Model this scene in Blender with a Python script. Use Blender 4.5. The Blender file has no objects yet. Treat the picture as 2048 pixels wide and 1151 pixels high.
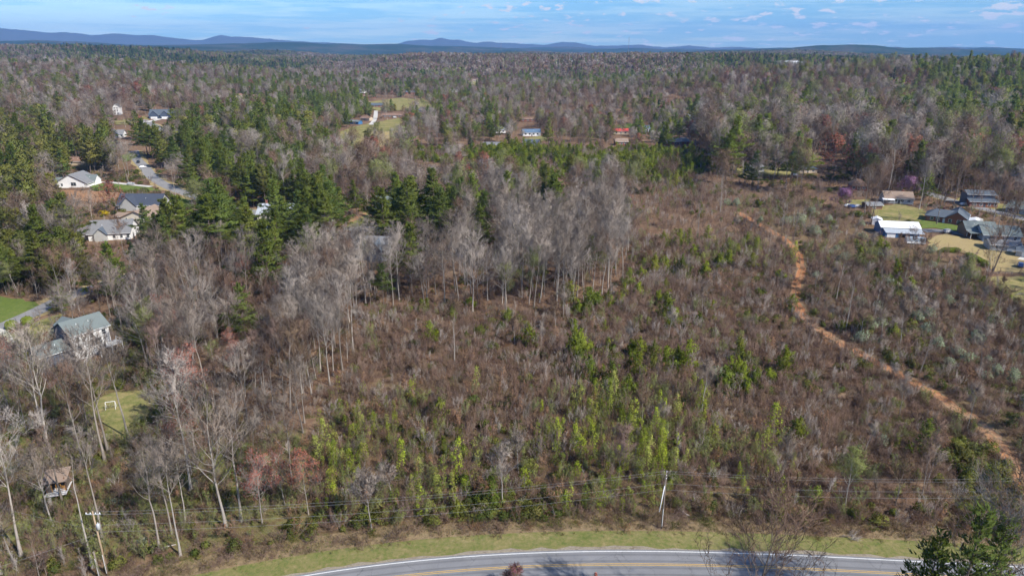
import bpy, bmesh, math, random
import numpy as np
from mathutils import Vector, Matrix
from mathutils.geometry import tessellate_polygon

# ------------------------------------------------------------------ camera, sky, sun
SC = bpy.context.scene
COL = SC.collection
F = 1365.0                       # focal length in pixels of a 2048 wide frame
CAMZ = 80.0
PITCH = math.atan((575.5 - 97.0) / F)
CP, SP = math.cos(PITCH), math.sin(PITCH)
cam = bpy.data.cameras.new('camera')
cam.sensor_fit = 'HORIZONTAL'
cam.angle = 2 * math.atan(1024.0 / F)
cam.clip_start = 0.5
cam.clip_end = 60000
co = bpy.data.objects.new('camera', cam)
co.location = (0, 0, CAMZ)
co.rotation_euler = (math.pi / 2 - PITCH, 0, 0)
COL.objects.link(co)
SC.camera = co

SUN_EL = math.radians(43)
SUN_AZ = math.atan2(0.78, -0.58)          # clockwise from +Y
W = bpy.data.worlds.new('World')
SC.world = W
W.use_nodes = True
nt = W.node_tree
for n in list(nt.nodes):
    nt.nodes.remove(n)


def nd(t, typ, **kw):
    n = t.nodes.new(typ)
    for k, v in kw.items():
        setattr(n, k, v)
    return n


def lk(t, a, b):
    t.links.new(a, b)


def mth(t, op, a, b=None, c=None):
    n = t.nodes.new('ShaderNodeMath')
    n.operation = op
    for i, v in enumerate((a, b, c)):
        if v is None:
            continue
        if isinstance(v, (int, float)):
            n.inputs[i].default_value = v
        else:
            t.links.new(v, n.inputs[i])
    return n.outputs[0]


def mixc(t, fac, a, b, mode='MIX'):
    n = t.nodes.new('ShaderNodeMix')
    n.data_type = 'RGBA'
    n.blend_type = mode
    for sock, v in ((n.inputs[0], fac), (n.inputs[6], a), (n.inputs[7], b)):
        if isinstance(v, (int, float)):
            sock.default_value = v
        elif isinstance(v, (tuple, list)):
            sock.default_value = (*v[:3], 1)
        else:
            t.links.new(v, sock)
    return n.outputs[2]


def noise(t, vec, scale, detail=4, rough=0.55, dist=0.0):
    n = t.nodes.new('ShaderNodeTexNoise')
    n.inputs['Scale'].default_value = scale
    n.inputs['Detail'].default_value = detail
    n.inputs['Roughness'].default_value = rough
    n.inputs['Distortion'].default_value = dist
    if vec is not None:
        t.links.new(vec, n.inputs['Vector'])
    return n.outputs['Fac']


def ramp(t, fac, stops):
    n = t.nodes.new('ShaderNodeValToRGB')
    cr = n.color_ramp
    while len(cr.elements) < len(stops):
        cr.elements.new(0.5)
    for e, (p, c) in zip(cr.elements, stops):
        e.position = p
        e.color = (c, c, c, 1) if isinstance(c, (int, float)) else (*c, 1)
    t.links.new(fac, n.inputs[0])
    return n.outputs[0]


sky = nd(nt, 'ShaderNodeTexSky', sky_type='NISHITA', sun_disc=False)
sky.sun_elevation = SUN_EL
sky.sun_rotation = SUN_AZ
sky.altitude = 300
sky.air_density = 1.0
sky.dust_density = 0.15
sky.ozone_density = 3.0
tc = nd(nt, 'ShaderNodeTexCoord')
sx = nd(nt, 'ShaderNodeSeparateXYZ')
lk(nt, tc.outputs['Generated'], sx.inputs[0])
zz = mth(nt, 'MAXIMUM', sx.outputs[2], 0.0)
den = mth(nt, 'ADD', zz, 0.045)
cu = mth(nt, 'MULTIPLY', mth(nt, 'ARCTAN2', sx.outputs[0], sx.outputs[1]), 22.0)
cv = mth(nt, 'MULTIPLY', mth(nt, 'LOGARITHM', den, 2.718), 5.5)
cx = nd(nt, 'ShaderNodeCombineXYZ')
lk(nt, cu, cx.inputs[0])
lk(nt, cv, cx.inputs[1])
lk(nt, mth(nt, 'MULTIPLY', sx.outputs[1], 1.5), cx.inputs[2])
n1 = noise(nt, cx.outputs[0], 1.9, 6, 0.52)
n2 = noise(nt, cx.outputs[0], 0.28, 2, 0.5)
side = mth(nt, 'MULTIPLY', sx.outputs[0], 0.13)
cf = ramp(nt, mth(nt, 'ADD', mth(nt, 'ADD', n1, side), mth(nt, 'MULTIPLY', mth(nt, 'SUBTRACT', n2, 0.5), 0.35)),
          [(0.615, 0.0), (0.675, 0.9), (0.74, 1.0)])
# thin grey-blue veil clouds
cx2 = nd(nt, 'ShaderNodeCombineXYZ')
lk(nt, mth(nt, 'MULTIPLY', cu, 0.30), cx2.inputs[0])
lk(nt, mth(nt, 'MULTIPLY', cv, 1.5), cx2.inputs[1])
lk(nt, mth(nt, 'ADD', sx.outputs[1], 7.0), cx2.inputs[2])
n3 = noise(nt, cx2.outputs[0], 1.1, 5, 0.6)
vf = ramp(nt, mth(nt, 'SUBTRACT', n3, mth(nt, 'MULTIPLY', sx.outputs[0], 0.10)), [(0.42, 0.0), (0.57, 0.75), (0.72, 0.9)])
skyc = mixc(nt, 1.0, sky.outputs[0], (0.98, 1.60, 2.25), 'MULTIPLY')
c1 = mixc(nt, vf, skyc, mixc(nt, 1.0, sky.outputs[0], (1.75, 2.08, 2.45), 'MULTIPLY'))
whiten = nd(nt, 'ShaderNodeRGB')
whiten.outputs[0].default_value = (14.0, 14.0, 14.2, 1)
c2 = mixc(nt, mth(nt, 'MULTIPLY', cf, 0.95), c1, whiten.outputs[0])
bg = nd(nt, 'ShaderNodeBackground')
bg.inputs[1].default_value = 0.05
lk(nt, c2, bg.inputs[0])
wo = nd(nt, 'ShaderNodeOutputWorld')
lk(nt, bg.outputs[0], wo.inputs[0])

sun = bpy.data.lights.new('sun', 'SUN')
sun.energy = 5.0
sun.angle = math.radians(0.53)
sun.color = (1.0, 0.95, 0.87)
so = bpy.data.objects.new('sun', sun)
sd = Vector((math.sin(SUN_AZ) * math.cos(SUN_EL), math.cos(SUN_AZ) * math.cos(SUN_EL), math.sin(SUN_EL)))
so.rotation_euler = sd.to_track_quat('Z', 'Y').to_euler()
so.location = (0, 0, 300)
COL.objects.link(so)

SC.view_settings.view_transform = 'Standard'
SC.view_settings.look = 'None'
SC.view_settings.exposure = 0.5
SC.view_settings.gamma = 1.0
cy = SC.cycles
cy.max_bounces = 4
cy.diffuse_bounces = 2
cy.glossy_bounces = 1
cy.transmission_bounces = 2
cy.transparent_max_bounces = 4
cy.volume_bounces = 0
cy.use_adaptive_sampling = True
cy.adaptive_threshold = 0.035
cy.use_denoising = True
cy.caustics_reflective = cy.caustics_refractive = False

rng = np.random.default_rng(11)
random.seed(11)


# ------------------------------------------------------------------ ground shape and picture <-> ground
def vnoise(x, y, s, seed=0):
    x = np.asarray(x, float) / s + seed * 17.3
    y = np.asarray(y, float) / s + seed * 9.1
    xi, yi = np.floor(x), np.floor(y)
    fx, fy = x - xi, y - yi
    fx, fy = fx * fx * (3 - 2 * fx), fy * fy * (3 - 2 * fy)

    def hsh(a, b):
        v = np.sin(a * 127.1 + b * 311.7 + seed * 74.7) * 43758.5453
        return v - np.floor(v)
    a = hsh(xi, yi) * (1 - fx) + hsh(xi + 1, yi) * fx
    b = hsh(xi, yi + 1) * (1 - fx) + hsh(xi + 1, yi + 1) * fx
    return a * (1 - fy) + b * fy


def sstep(a, b, x):
    t = np.clip((x - a) / (b - a), 0, 1)
    return t * t * (3 - 2 * t)


BUMPS = [(560, 1080, 420, 190, 36), (1150, 1250, 420, 280, 44), (330, 1950, 380, 240, 20), (-330, 2350, 260, 200, 30),
         (-1000, 1550, 500, 420, 38), (-560, 900, 260, 230, 14), (-1700, 2600, 700, 600, 46), (900, 2900, 500, 380, 14),
         (-600, 3300, 600, 300, 30), (1900, 2400, 600, 500, 44), (2900, 5800, 480, 420, 88), (-230, 640, 200, 140, 5),
         (-4600, 7000, 2700, 1500, 92), (-1200, 8200, 1800, 1200, 44), (-1500, 4300, 900, 500, 34), (300, 4600, 700, 420, 20), (1700, 4200, 800, 420, 14)]


def hgt(x, y):
    x = np.asarray(x, float)
    y = np.asarray(y, float)
    r = np.hypot(x, y)
    z = 1.6 * (vnoise(x, y, 160, 1) - 0.5) * sstep(130, 260, r)
    for bx_, by_, sx_, sy_, a in BUMPS:
        z = z + a * np.exp(-((x - bx_) / sx_) ** 2 - ((y - by_) / sy_) ** 2)
    z = z + sstep(1100, 2400, r) * (70 * (vnoise(x, y, 760, 3) - 0.5) + 4)
    z = z + sstep(3000, 7000, r) * (40 * (vnoise(x, y, 1500, 5) - 0.5) + 10)
    z = z + sstep(6000, 12000, r) * 34
    return z


def ray(px, py):
    a = (px - 1024.0) / F
    b = -(py - 575.5) / F
    return np.array([a, CP + b * SP, -SP + b * CP])


def at(px, py, off=0.0):
    d = ray(px, py)
    d = d / np.linalg.norm(d)
    t, st = 60.0, 4.0
    prev = t
    while t < 30000:
        p = np.array([0, 0, CAMZ]) + d * t
        if p[2] < hgt(p[0], p[1]):
            break
        prev = t
        t += max(st, t * 0.02)
    a, b = prev, t
    for _ in range(24):
        m = (a + b) / 2
        p = np.array([0, 0, CAMZ]) + d * m
        if p[2] < hgt(p[0], p[1]):
            b = m
        else:
            a = m
    p = np.array([0, 0, CAMZ]) + d * b
    return Vector((p[0], p[1], float(hgt(p[0], p[1])) + off))


def proj(x, y, z):
    zz_ = np.asarray(z) - CAMZ
    dep = np.asarray(y) * CP - zz_ * SP
    up = np.asarray(y) * SP + zz_ * CP
    dep = np.where(dep < 1, 1, dep)
    return 1024 + F * np.asarray(x) / dep, 575.5 - F * up / dep


def inpoly(px, py, poly):
    px = np.asarray(px)
    py = np.asarray(py)
    r = np.zeros(px.shape, bool)
    n = len(poly)
    for i in range(n):
        x1, y1 = poly[i]
        x2, y2 = poly[(i + 1) % n]
        if y1 == y2:
            continue
        c = ((y1 > py) != (y2 > py)) & (px < (x2 - x1) * (py - y1) / (y2 - y1) + x1)
        r ^= c
    return r


def polydist(x, y, pts):
    d = np.full(np.shape(x), 1e9)
    for (ax, ay), (bx_, by_) in zip(pts[:-1], pts[1:]):
        dx, dy = bx_ - ax, by_ - ay
        t = np.clip(((x - ax) * dx + (y - ay) * dy) / (dx * dx + dy * dy + 1e-9), 0, 1)
        d = np.minimum(d, np.hypot(x - ax - t * dx, y - ay - t * dy))
    return d


# ------------------------------------------------------------------ object helpers
def tag(o, label=None, cat=None, group=None, kind=None):
    if label:
        o['label'] = label
    if cat:
        o['category'] = cat
    if group:
        o['group'] = group
    if kind:
        o['kind'] = kind
    return o


def empty(name, loc=(0, 0, 0), rz=0.0):
    o = bpy.data.objects.new(name, None)
    o.empty_display_size = 0.5
    o.location = loc
    o.rotation_euler = (0, 0, rz)
    COL.objects.link(o)
    return o


def link(name, me, parent=None, loc=(0, 0, 0)):
    o = bpy.data.objects.new(name, me)
    o.location = loc
    COL.objects.link(o)
    if parent:
        o.parent = parent
    return o


def mesh_np(name, v, f, mats=(), mi=None, smooth=False, nrm=None):
    """mesh from an (n,3) array and an (m,3) or (m,4) array"""
    v = np.asarray(v, np.float32)
    f = np.asarray(f, np.int32)
    me = bpy.data.meshes.new(name)
    k = f.shape[1]
    me.vertices.add(len(v))
    me.vertices.foreach_set('co', v.ravel())
    me.loops.add(f.size)
    me.loops.foreach_set('vertex_index', f.ravel())
    me.polygons.add(len(f))
    me.polygons.foreach_set('loop_start', np.arange(0, f.size, k, dtype=np.int32))
    me.polygons.foreach_set('loop_total', np.full(len(f), k, np.int32))
    for m in mats:
        me.materials.append(m)
    if mi is not None:
        me.polygons.foreach_set('material_index', np.asarray(mi, np.int32))
    if smooth:
        me.polygons.foreach_set('use_smooth', np.ones(len(f), bool))
    me.update(calc_edges=True)
    if nrm is not None:
        me.polygons.foreach_set('use_smooth', np.ones(len(f), bool))
        me.normals_split_custom_set_from_vertices(np.asarray(nrm, np.float32).tolist())
    return me


class MB:
    """collects boxes, prisms and polygons for one mesh"""

    def __init__(s):
        s.v, s.f = [], []

    def add(s, v, f):
        n = len(s.v)
        s.v += [tuple(p) for p in v]
        s.f += [tuple(i + n for i in q) for q in f]
        return s

    def box(s, x0, y0, z0, x1, y1, z1):
        return s.add([(x0, y0, z0), (x1, y0, z0), (x1, y1, z0), (x0, y1, z0), (x0, y0, z1), (x1, y0, z1), (x1, y1, z1), (x0, y1, z1)],
                     [(0, 3, 2, 1), (4, 5, 6, 7), (0, 1, 5, 4), (1, 2, 6, 5), (2, 3, 7, 6), (3, 0, 4, 7)])

    def slab(s, quad, t):
        """thick plate: quad (list of points, counter-clockwise from above) dropped by t"""
        n = len(quad)
        lo = [(p[0], p[1], p[2] - t) for p in quad]
        f = [tuple(range(n)), tuple(range(2 * n - 1, n - 1, -1))]
        for i in range(n):
            j = (i + 1) % n
            f.append((i, i + n, j + n, j))
        return s.add(list(quad) + lo, f)

    def tube(s, pts, rad, sides=8):
        if isinstance(rad, (int, float)):
            rad = [rad] * len(pts)
        pts = [Vector(p) for p in pts]
        rings = []
        for i, p in enumerate(pts):
            d = (pts[min(i + 1, len(pts) - 1)] - pts[max(i - 1, 0)]).normalized()
            a = d.orthogonal().normalized() if abs(d.z) < 0.95 else Vector((1, 0, 0)).cross(d).normalized()
            b = d.cross(a)
            rings.append([p + (a * math.cos(2 * math.pi * k / sides) + b * math.sin(2 * math.pi * k / sides)) * rad[i] for k in range(sides)])
        v = [q for r in rings for q in r]
        f = []
        for i in range(len(pts) - 1):
            for k in range(sides):
                a, b = i * sides + k, i * sides + (k + 1) % sides
                f.append((a, b, b + sides, a + sides))
        f.append(tuple(range(sides - 1, -1, -1)))
        f.append(tuple((len(pts) - 1) * sides + k for k in range(sides)))
        return s.add(v, f)

    def build(s, name, mat, parent=None, smooth=False, loc=(0, 0, 0)):
        me = bpy.data.meshes.new(name)
        me.from_pydata(s.v, [], s.f)
        me.materials.append(mat)
        if smooth:
            for p in me.polygons:
                p.use_smooth = True
        me.update()
        return link(name, me, parent, loc)


# ------------------------------------------------------------------ materials
def mat_new(name):
    m = bpy.data.materials.new(name)
    m.use_nodes = True
    t = m.node_tree
    for n in list(t.nodes):
        t.nodes.remove(n)
    o = t.nodes.new('ShaderNodeOutputMaterial')
    return m, t, o


def plain(name, col, rough=0.8, var=0.12, scale=2.0, metal=0.0, spec=0.3, bump=0.0, obvar=0.0):
    m, t, o = mat_new(name)
    b = t.nodes.new('ShaderNodeBsdfPrincipled')
    b.inputs['Roughness'].default_value = rough
    b.inputs['Metallic'].default_value = metal
    b.inputs['Specular IOR Level'].default_value = spec
    c = t.nodes.new('ShaderNodeTexCoord')
    n = noise(t, c.outputs['Object'], scale, 5, 0.6)
    v = mth(t, 'ADD', mth(t, 'MULTIPLY', n, 2 * var), 1 - var)
    if obvar:
        oi = t.nodes.new('ShaderNodeObjectInfo')
        v = mth(t, 'MULTIPLY', v, mth(t, 'ADD', mth(t, 'MULTIPLY', oi.outputs['Random'], 2 * obvar), 1 - obvar))
    cc = t.nodes.new('ShaderNodeRGB')
    cc.outputs[0].default_value = (*col, 1)
    h = t.nodes.new('ShaderNodeHueSaturation')
    t.links.new(cc.outputs[0], h.inputs['Color'])
    t.links.new(v, h.inputs['Value'])
    t.links.new(h.outputs[0], b.inputs['Base Color'])
    if bump:
        bp = t.nodes.new('ShaderNodeBump')
        bp.inputs['Strength'].default_value = bump
        bp.inputs['Distance'].default_value = 0.05
        t.links.new(n, bp.inputs['Height'])
        t.links.new(bp.outputs[0], b.inputs['Normal'])
    t.links.new(b.outputs[0], o.inputs[0])
    return m


def leafmat(name, cols, trans=0.3, valvar=0.25, tscale=0.6):
    """foliage / twigs: colour picked per plant between the stops, mottled inside the plant"""
    m, t, o = mat_new(name)
    oi = t.nodes.new('ShaderNodeObjectInfo')
    k = len(cols)
    base = ramp(t, oi.outputs['Random'], [(i / max(1, k - 1), c) for i, c in enumerate(cols)])
    tcn = t.nodes.new('ShaderNodeTexCoord')
    n = noise(t, tcn.outputs['Object'], tscale, 3, 0.6)
    rnd2 = mth(t, 'FRACT', mth(t, 'MULTIPLY', oi.outputs['Random'], 13.7))
    v = mth(t, 'ADD', mth(t, 'MULTIPLY', rnd2, valvar), mth(t, 'ADD', mth(t, 'MULTIPLY', n, 0.7), 0.65 - valvar / 2))
    h = t.nodes.new('ShaderNodeHueSaturation')
    t.links.new(base, h.inputs['Color'])
    t.links.new(v, h.inputs['Value'])
    d = t.nodes.new('ShaderNodeBsdfDiffuse')
    t.links.new(h.outputs[0], d.inputs[0])
    if trans:
        tr = t.nodes.new('ShaderNodeBsdfTranslucent')
        t.links.new(h.outputs[0], tr.inputs[0])
        mx = t.nodes.new('ShaderNodeMixShader')
        mx.inputs[0].default_value = trans
        t.links.new(d.outputs[0], mx.inputs[1])
        t.links.new(tr.outputs[0], mx.inputs[2])
        t.links.new(mx.outputs[0], o.inputs[0])
    else:
        t.links.new(d.outputs[0], o.inputs[0])
    return m


def groundmat(name, cols, s1=0.05, s2=0.6, s3=4.0, attr=None, acol=None, bump=0.4, bdist=0.25, far=None):
    m, t, o = mat_new(name)
    g = t.nodes.new('ShaderNodeNewGeometry')
    P = g.outputs['Position']
    a = noise(t, P, s1, 5, 0.6)
    b = noise(t, P, s2, 5, 0.65)
    c = noise(t, P, s3, 3, 0.6)
    w = mth(t, 'ADD', mth(t, 'MULTIPLY', a, 0.45), mth(t, 'MULTIPLY', b, 0.55))
    k = len(cols)
    colr = ramp(t, w, [(0.33 + 0.34 * i / (k - 1), cc) for i, cc in enumerate(cols)])
    if attr:
        an = t.nodes.new('ShaderNodeAttribute')
        an.attribute_name = attr
        f = mth(t, 'MULTIPLY', an.outputs['Fac'], ramp(t, mth(t, 'ADD', mth(t, 'MULTIPLY', a, .5), mth(t, 'MULTIPLY', b, .5)), [(0.38, 0.15), (0.58, 1.0)]))
        g2 = ramp(t, c, [(0.3, acol[0]), (0.7, acol[1])])
        colr = mixc(t, f, colr, g2)
    if far is not None:
        ln = t.nodes.new('ShaderNodeVectorMath')
        ln.operation = 'LENGTH'
        t.links.new(P, ln.inputs[0])
        ff = ramp(t, mth(t, 'MULTIPLY', ln.outputs['Value'], 1 / 8000.0), [(0.28, 0.0), (0.5, 1.0)])
        nn = noise(t, P, 0.0022, 5, 0.62)
        fc = ramp(t, nn, far)
        fine = noise(t, P, 0.05, 4, 0.7)
        fc = mixc(t, 1.0, fc, ramp(t, fine, [(0.3, 0.55), (0.7, 1.35)]), 'MULTIPLY')
        colr = mixc(t, ff, colr, fc)
    h = t.nodes.new('ShaderNodeHueSaturation')
    t.links.new(colr, h.inputs['Color'])
    t.links.new(mth(t, 'ADD', mth(t, 'MULTIPLY', c, 0.7), 0.65), h.inputs['Value'])
    d = t.nodes.new('ShaderNodeBsdfDiffuse')
    t.links.new(h.outputs[0], d.inputs[0])
    bp = t.nodes.new('ShaderNodeBump')
    bp.inputs['Strength'].default_value = bump
    bp.inputs['Distance'].default_value = bdist
    t.links.new(mth(t, 'ADD', b, mth(t, 'MULTIPLY', c, 0.5)), bp.inputs['Height'])
    t.links.new(bp.outputs[0], d.inputs['Normal'])
    t.links.new(d.outputs[0], o.inputs[0])
    return m


def siding(name, col, pitch=0.2, rough=0.6, axis='Z', depth=0.35):
    m, t, o = mat_new(name)
    b = t.nodes.new('ShaderNodeBsdfPrincipled')
    b.inputs['Roughness'].default_value = rough
    tcn = t.nodes.new('ShaderNodeTexCoord')
    s = t.nodes.new('ShaderNodeSeparateXYZ')
    t.links.new(tcn.outputs['Object'], s.inputs[0])
    fr = mth(t, 'FRACT', mth(t, 'DIVIDE', s.outputs['XYZ'.index(axis)], pitch))
    line = ramp(t, fr, [(0.0, 1 - depth), (0.12, 1.0), (1.0, 0.97)])
    n = noise(t, tcn.outputs['Object'], 0.6, 5, 0.6)
    v = mth(t, 'MULTIPLY', line, mth(t, 'ADD', mth(t, 'MULTIPLY', n, 0.24), 0.88))
    h = t.nodes.new('ShaderNodeHueSaturation')
    h.inputs['Color'].default_value = (*col, 1)
    t.links.new(v, h.inputs['Value'])
    t.links.new(h.outputs[0], b.inputs['Base Color'])
    t.links.new(b.outputs[0], o.inputs[0])
    return m


M = {}
M['ground'] = groundmat('forest_floor', [(0.090, 0.053, 0.034), (0.150, 0.091, 0.058), (0.205, 0.135, 0.088), (0.265, 0.19, 0.125)],
                        attr='green', acol=((0.085, 0.115, 0.030), (0.17, 0.18, 0.060)),
                        far=[(0.34, (0.085, 0.074, 0.064)), (0.43, (0.055, 0.062, 0.046)), (0.50, (0.028, 0.050, 0.030)), (0.62, (0.020, 0.040, 0.026))])
M['mown'] = groundmat('mown_grass', [(0.085, 0.115, 0.030), (0.145, 0.155, 0.050), (0.205, 0.180, 0.075), (0.30, 0.235, 0.12)], s1=0.22, s2=1.3, s3=7, bump=0.3, bdist=0.1)
M['bank'] = groundmat('dry_bank_grass', [(0.12, 0.095, 0.052), (0.19, 0.14, 0.080), (0.26, 0.19, 0.11), (0.18, 0.16, 0.068)], s1=0.1, s2=0.9, s3=5, bump=0.6)
M['lawn'] = groundmat('lawn_grass', [(0.085, 0.125, 0.030), (0.12, 0.16, 0.040), (0.17, 0.18, 0.060)], s1=0.08, s2=0.8, s3=5, bump=0.2, bdist=0.08)
M['drylawn'] = groundmat('dormant_lawn_grass', [(0.26, 0.20, 0.095), (0.345, 0.265, 0.135), (0.29, 0.25, 0.10)], s1=0.06, s2=0.7, s3=4, bump=0.2, bdist=0.08)
M['mixlawn'] = groundmat('patchy_lawn_grass', [(0.12, 0.14, 0.045), (0.18, 0.18, 0.065), (0.27, 0.225, 0.10), (0.31, 0.235, 0.125)], s1=0.08, s2=0.5, s3=4, bump=0.2, bdist=0.08)
M['clay'] = groundmat('red_clay', [(0.24, 0.15, 0.085), (0.33, 0.18, 0.10), (0.30, 0.22, 0.14)], s1=0.15, s2=0.9, s3=5)
M['dirt'] = groundmat('dirt_track', [(0.20, 0.15, 0.095), (0.27, 0.20, 0.13), (0.36, 0.20, 0.11), (0.38, 0.185, 0.09)], s1=0.11, s2=0.8, s3=5, bump=0.7)
M['asphalt'] = groundmat('asphalt_surface', [(0.165, 0.165, 0.172), (0.195, 0.195, 0.20), (0.22, 0.22, 0.225)], s1=0.07, s2=0.5, s3=9, bump=0.05)
def roadmat(name):
    m, t, o = mat_new(name)
    uv = t.nodes.new('ShaderNodeUVMap')
    uv.uv_map = 'UVMap'
    s = t.nodes.new('ShaderNodeSeparateXYZ')
    t.links.new(uv.outputs[0], s.inputs[0])
    g = t.nodes.new('ShaderNodeNewGeometry')
    P = g.outputs['Position']
    lane = mth(t, 'FRACT', mth(t, 'DIVIDE', s.outputs[1], 3.1))
    wheel = ramp(t, lane, [(0.0, 1.0), (0.16, 1.0), (0.26, 0.74), (0.36, 1.04), (0.62, 1.04), (0.74, 0.76), (0.86, 1.0), (1.0, 1.0)])
    n_ = noise(t, P, 0.22, 5, 0.65)
    fine = noise(t, P, 7.0, 3, 0.7)
    vo = t.nodes.new('ShaderNodeTexVoronoi')
    vo.feature = 'DISTANCE_TO_EDGE'
    vo.inputs['Scale'].default_value = 0.16
    wv = t.nodes.new('ShaderNodeVectorMath')
    wv.operation = 'ADD'
    sc = t.nodes.new('ShaderNodeCombineXYZ')
    t.links.new(mth(t, 'MULTIPLY', noise(t, P, 0.9, 4, 0.6), 2.2), sc.inputs[0])
    t.links.new(P, wv.inputs[0])
    t.links.new(sc.outputs[0], wv.inputs[1])
    t.links.new(wv.outputs[0], vo.inputs['Vector'])
    crack = ramp(t, vo.outputs['Distance'], [(0.0, 0.72), (0.012, 1.0)])
    v = mth(t, 'MULTIPLY', mth(t, 'MULTIPLY', wheel, crack), mth(t, 'ADD', mth(t, 'MULTIPLY', n_, 0.5), mth(t, 'ADD', mth(t, 'MULTIPLY', fine, 0.3), 0.6)))
    h = t.nodes.new('ShaderNodeHueSaturation')
    h.inputs['Color'].default_value = (0.20, 0.20, 0.205, 1)
    t.links.new(v, h.inputs['Value'])
    d = t.nodes.new('ShaderNodeBsdfDiffuse')
    t.links.new(h.outputs[0], d.inputs[0])
    t.links.new(d.outputs[0], o.inputs[0])
    return m


def trackmat(name):
    m, t, o = mat_new(name)
    uv = t.nodes.new('ShaderNodeUVMap')
    uv.uv_map = 'UVMap'
    s = t.nodes.new('ShaderNodeSeparateXYZ')
    t.links.new(uv.outputs[0], s.inputs[0])
    g = t.nodes.new('ShaderNodeNewGeometry')
    P = g.outputs['Position']
    a, b, c = noise(t, P, 0.10, 4, 0.6), noise(t, P, 0.7, 5, 0.65), noise(t, P, 4.5, 3, 0.6)
    v = mth(t, 'ADD', mth(t, 'DIVIDE', s.outputs[1], 3.4), mth(t, 'MULTIPLY', mth(t, 'SUBTRACT', b, 0.5), 0.22))
    rut = ramp(t, v, [(0.0, 0.1), (0.10, 1.0), (0.38, 1.0), (0.50, 0.45), (0.62, 1.0), (0.90, 1.0), (1.0, 0.1)])
    soil = ramp(t, a, [(0.32, (0.26, 0.185, 0.12)), (0.43, (0.36, 0.19, 0.10)), (0.56, (0.41, 0.18, 0.08))])
    weed = ramp(t, c, [(0.35, (0.17, 0.135, 0.075)), (0.65, (0.27, 0.21, 0.125))])
    col = mixc(t, rut, weed, soil)
    h = t.nodes.new('ShaderNodeHueSaturation')
    t.links.new(col, h.inputs['Color'])
    t.links.new(mth(t, 'ADD', mth(t, 'MULTIPLY', c, 0.8), 0.6), h.inputs['Value'])
    d = t.nodes.new('ShaderNodeBsdfDiffuse')
    t.links.new(h.outputs[0], d.inputs[0])
    bp = t.nodes.new('ShaderNodeBump')
    bp.inputs['Strength'].default_value = 0.8
    bp.inputs['Distance'].default_value = 0.25
    t.links.new(mth(t, 'SUBTRACT', b, mth(t, 'MULTIPLY', rut, 0.6)), bp.inputs['Height'])
    t.links.new(bp.outputs[0], d.inputs['Normal'])
    t.links.new(d.outputs[0], o.inputs[0])
    return m


M['dirt'] = trackmat('rutted_dirt')
M['road'] = roadmat('worn_road_asphalt')
M['street'] = groundmat('street_asphalt', [(0.20, 0.195, 0.195), (0.245, 0.24, 0.238), (0.27, 0.265, 0.26)], s1=0.07, s2=0.5, s3=9, bump=0.05)
M['gravel'] = groundmat('shoulder_gravel', [(0.16, 0.13, 0.09), (0.24, 0.20, 0.15), (0.30, 0.26, 0.20), (0.17, 0.16, 0.08)], s1=0.5, s2=2.5, s3=9, bump=0.5)
M['concrete'] = plain('concrete', (0.52, 0.49, 0.44), 0.9, 0.15, 0.7)
M['paint_w'] = plain('road_paint_white', (0.62, 0.62, 0.60), 0.7, 0.32, 2.2)
M['paint_y'] = plain('road_paint_yellow', (0.52, 0.32, 0.07), 0.7, 0.35, 2.2)
M['bark'] = leafmat('grey_bark', [(0.17, 0.145, 0.122), (0.29, 0.25, 0.215), (0.40, 0.36, 0.315), (0.235, 0.20, 0.172)], 0, 0.4, 1.2)
M['bark_d'] = leafmat('dark_bark', [(0.14, 0.108, 0.088), (0.20, 0.16, 0.13), (0.17, 0.13, 0.105)], 0, 0.2, 1.2)
M['twig'] = leafmat('grey_twigs', [(0.245, 0.203, 0.172), (0.33, 0.287, 0.252), (0.205, 0.162, 0.130), (0.37, 0.328, 0.294)], 0, 0.5)
M['twig_b'] = leafmat('brown_twigs', [(0.165, 0.103, 0.074), (0.205, 0.138, 0.106), (0.160, 0.112, 0.074), (0.235, 0.164, 0.136)], 0, 0.55)
M['twig_l'] = leafmat('budding_twigs', [(0.24, 0.225, 0.12), (0.22, 0.235, 0.11), (0.27, 0.25, 0.14)], 0.2, 0.3)
M['bud_r'] = leafmat('red_buds', [(0.36, 0.125, 0.085), (0.40, 0.16, 0.11), (0.31, 0.10, 0.08)], 0.25, 0.3)
M['bud_g'] = leafmat('spring_leaves', [(0.20, 0.235, 0.055), (0.25, 0.26, 0.075), (0.185, 0.235, 0.075)], 0.3, 0.3)
M['bud_p'] = leafmat('purple_blossom', [(0.40, 0.20, 0.40), (0.46, 0.25, 0.46)], 0.3, 0.2)
M['bud_m'] = leafmat('maroon_buds', [(0.20, 0.085, 0.10), (0.24, 0.10, 0.12)], 0.2, 0.3)
M['bud_w'] = leafmat('white_blossom', [(0.62, 0.60, 0.46), (0.68, 0.66, 0.54)], 0.3, 0.2)
M['pine'] = leafmat('pine_needles', [(0.142, 0.185, 0.038), (0.192, 0.23, 0.048), (0.122, 0.172, 0.048), (0.222, 0.245, 0.055)], 0.35, 0.5)
M['pine_o'] = leafmat('olive_pine_needles', [(0.168, 0.18, 0.044), (0.21, 0.21, 0.052), (0.142, 0.16, 0.046), (0.225, 0.21, 0.062)], 0.35, 0.5)
M['cedar'] = leafmat('dark_cedar_leaves', [(0.030, 0.052, 0.024), (0.045, 0.072, 0.030), (0.056, 0.078, 0.028)], 0.1, 0.3)
M['ypine'] = leafmat('young_pine_needles', [(0.150, 0.195, 0.022), (0.205, 0.240, 0.030), (0.105, 0.145, 0.026), (0.215, 0.225, 0.040)], 0.25, 0.5)
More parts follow.
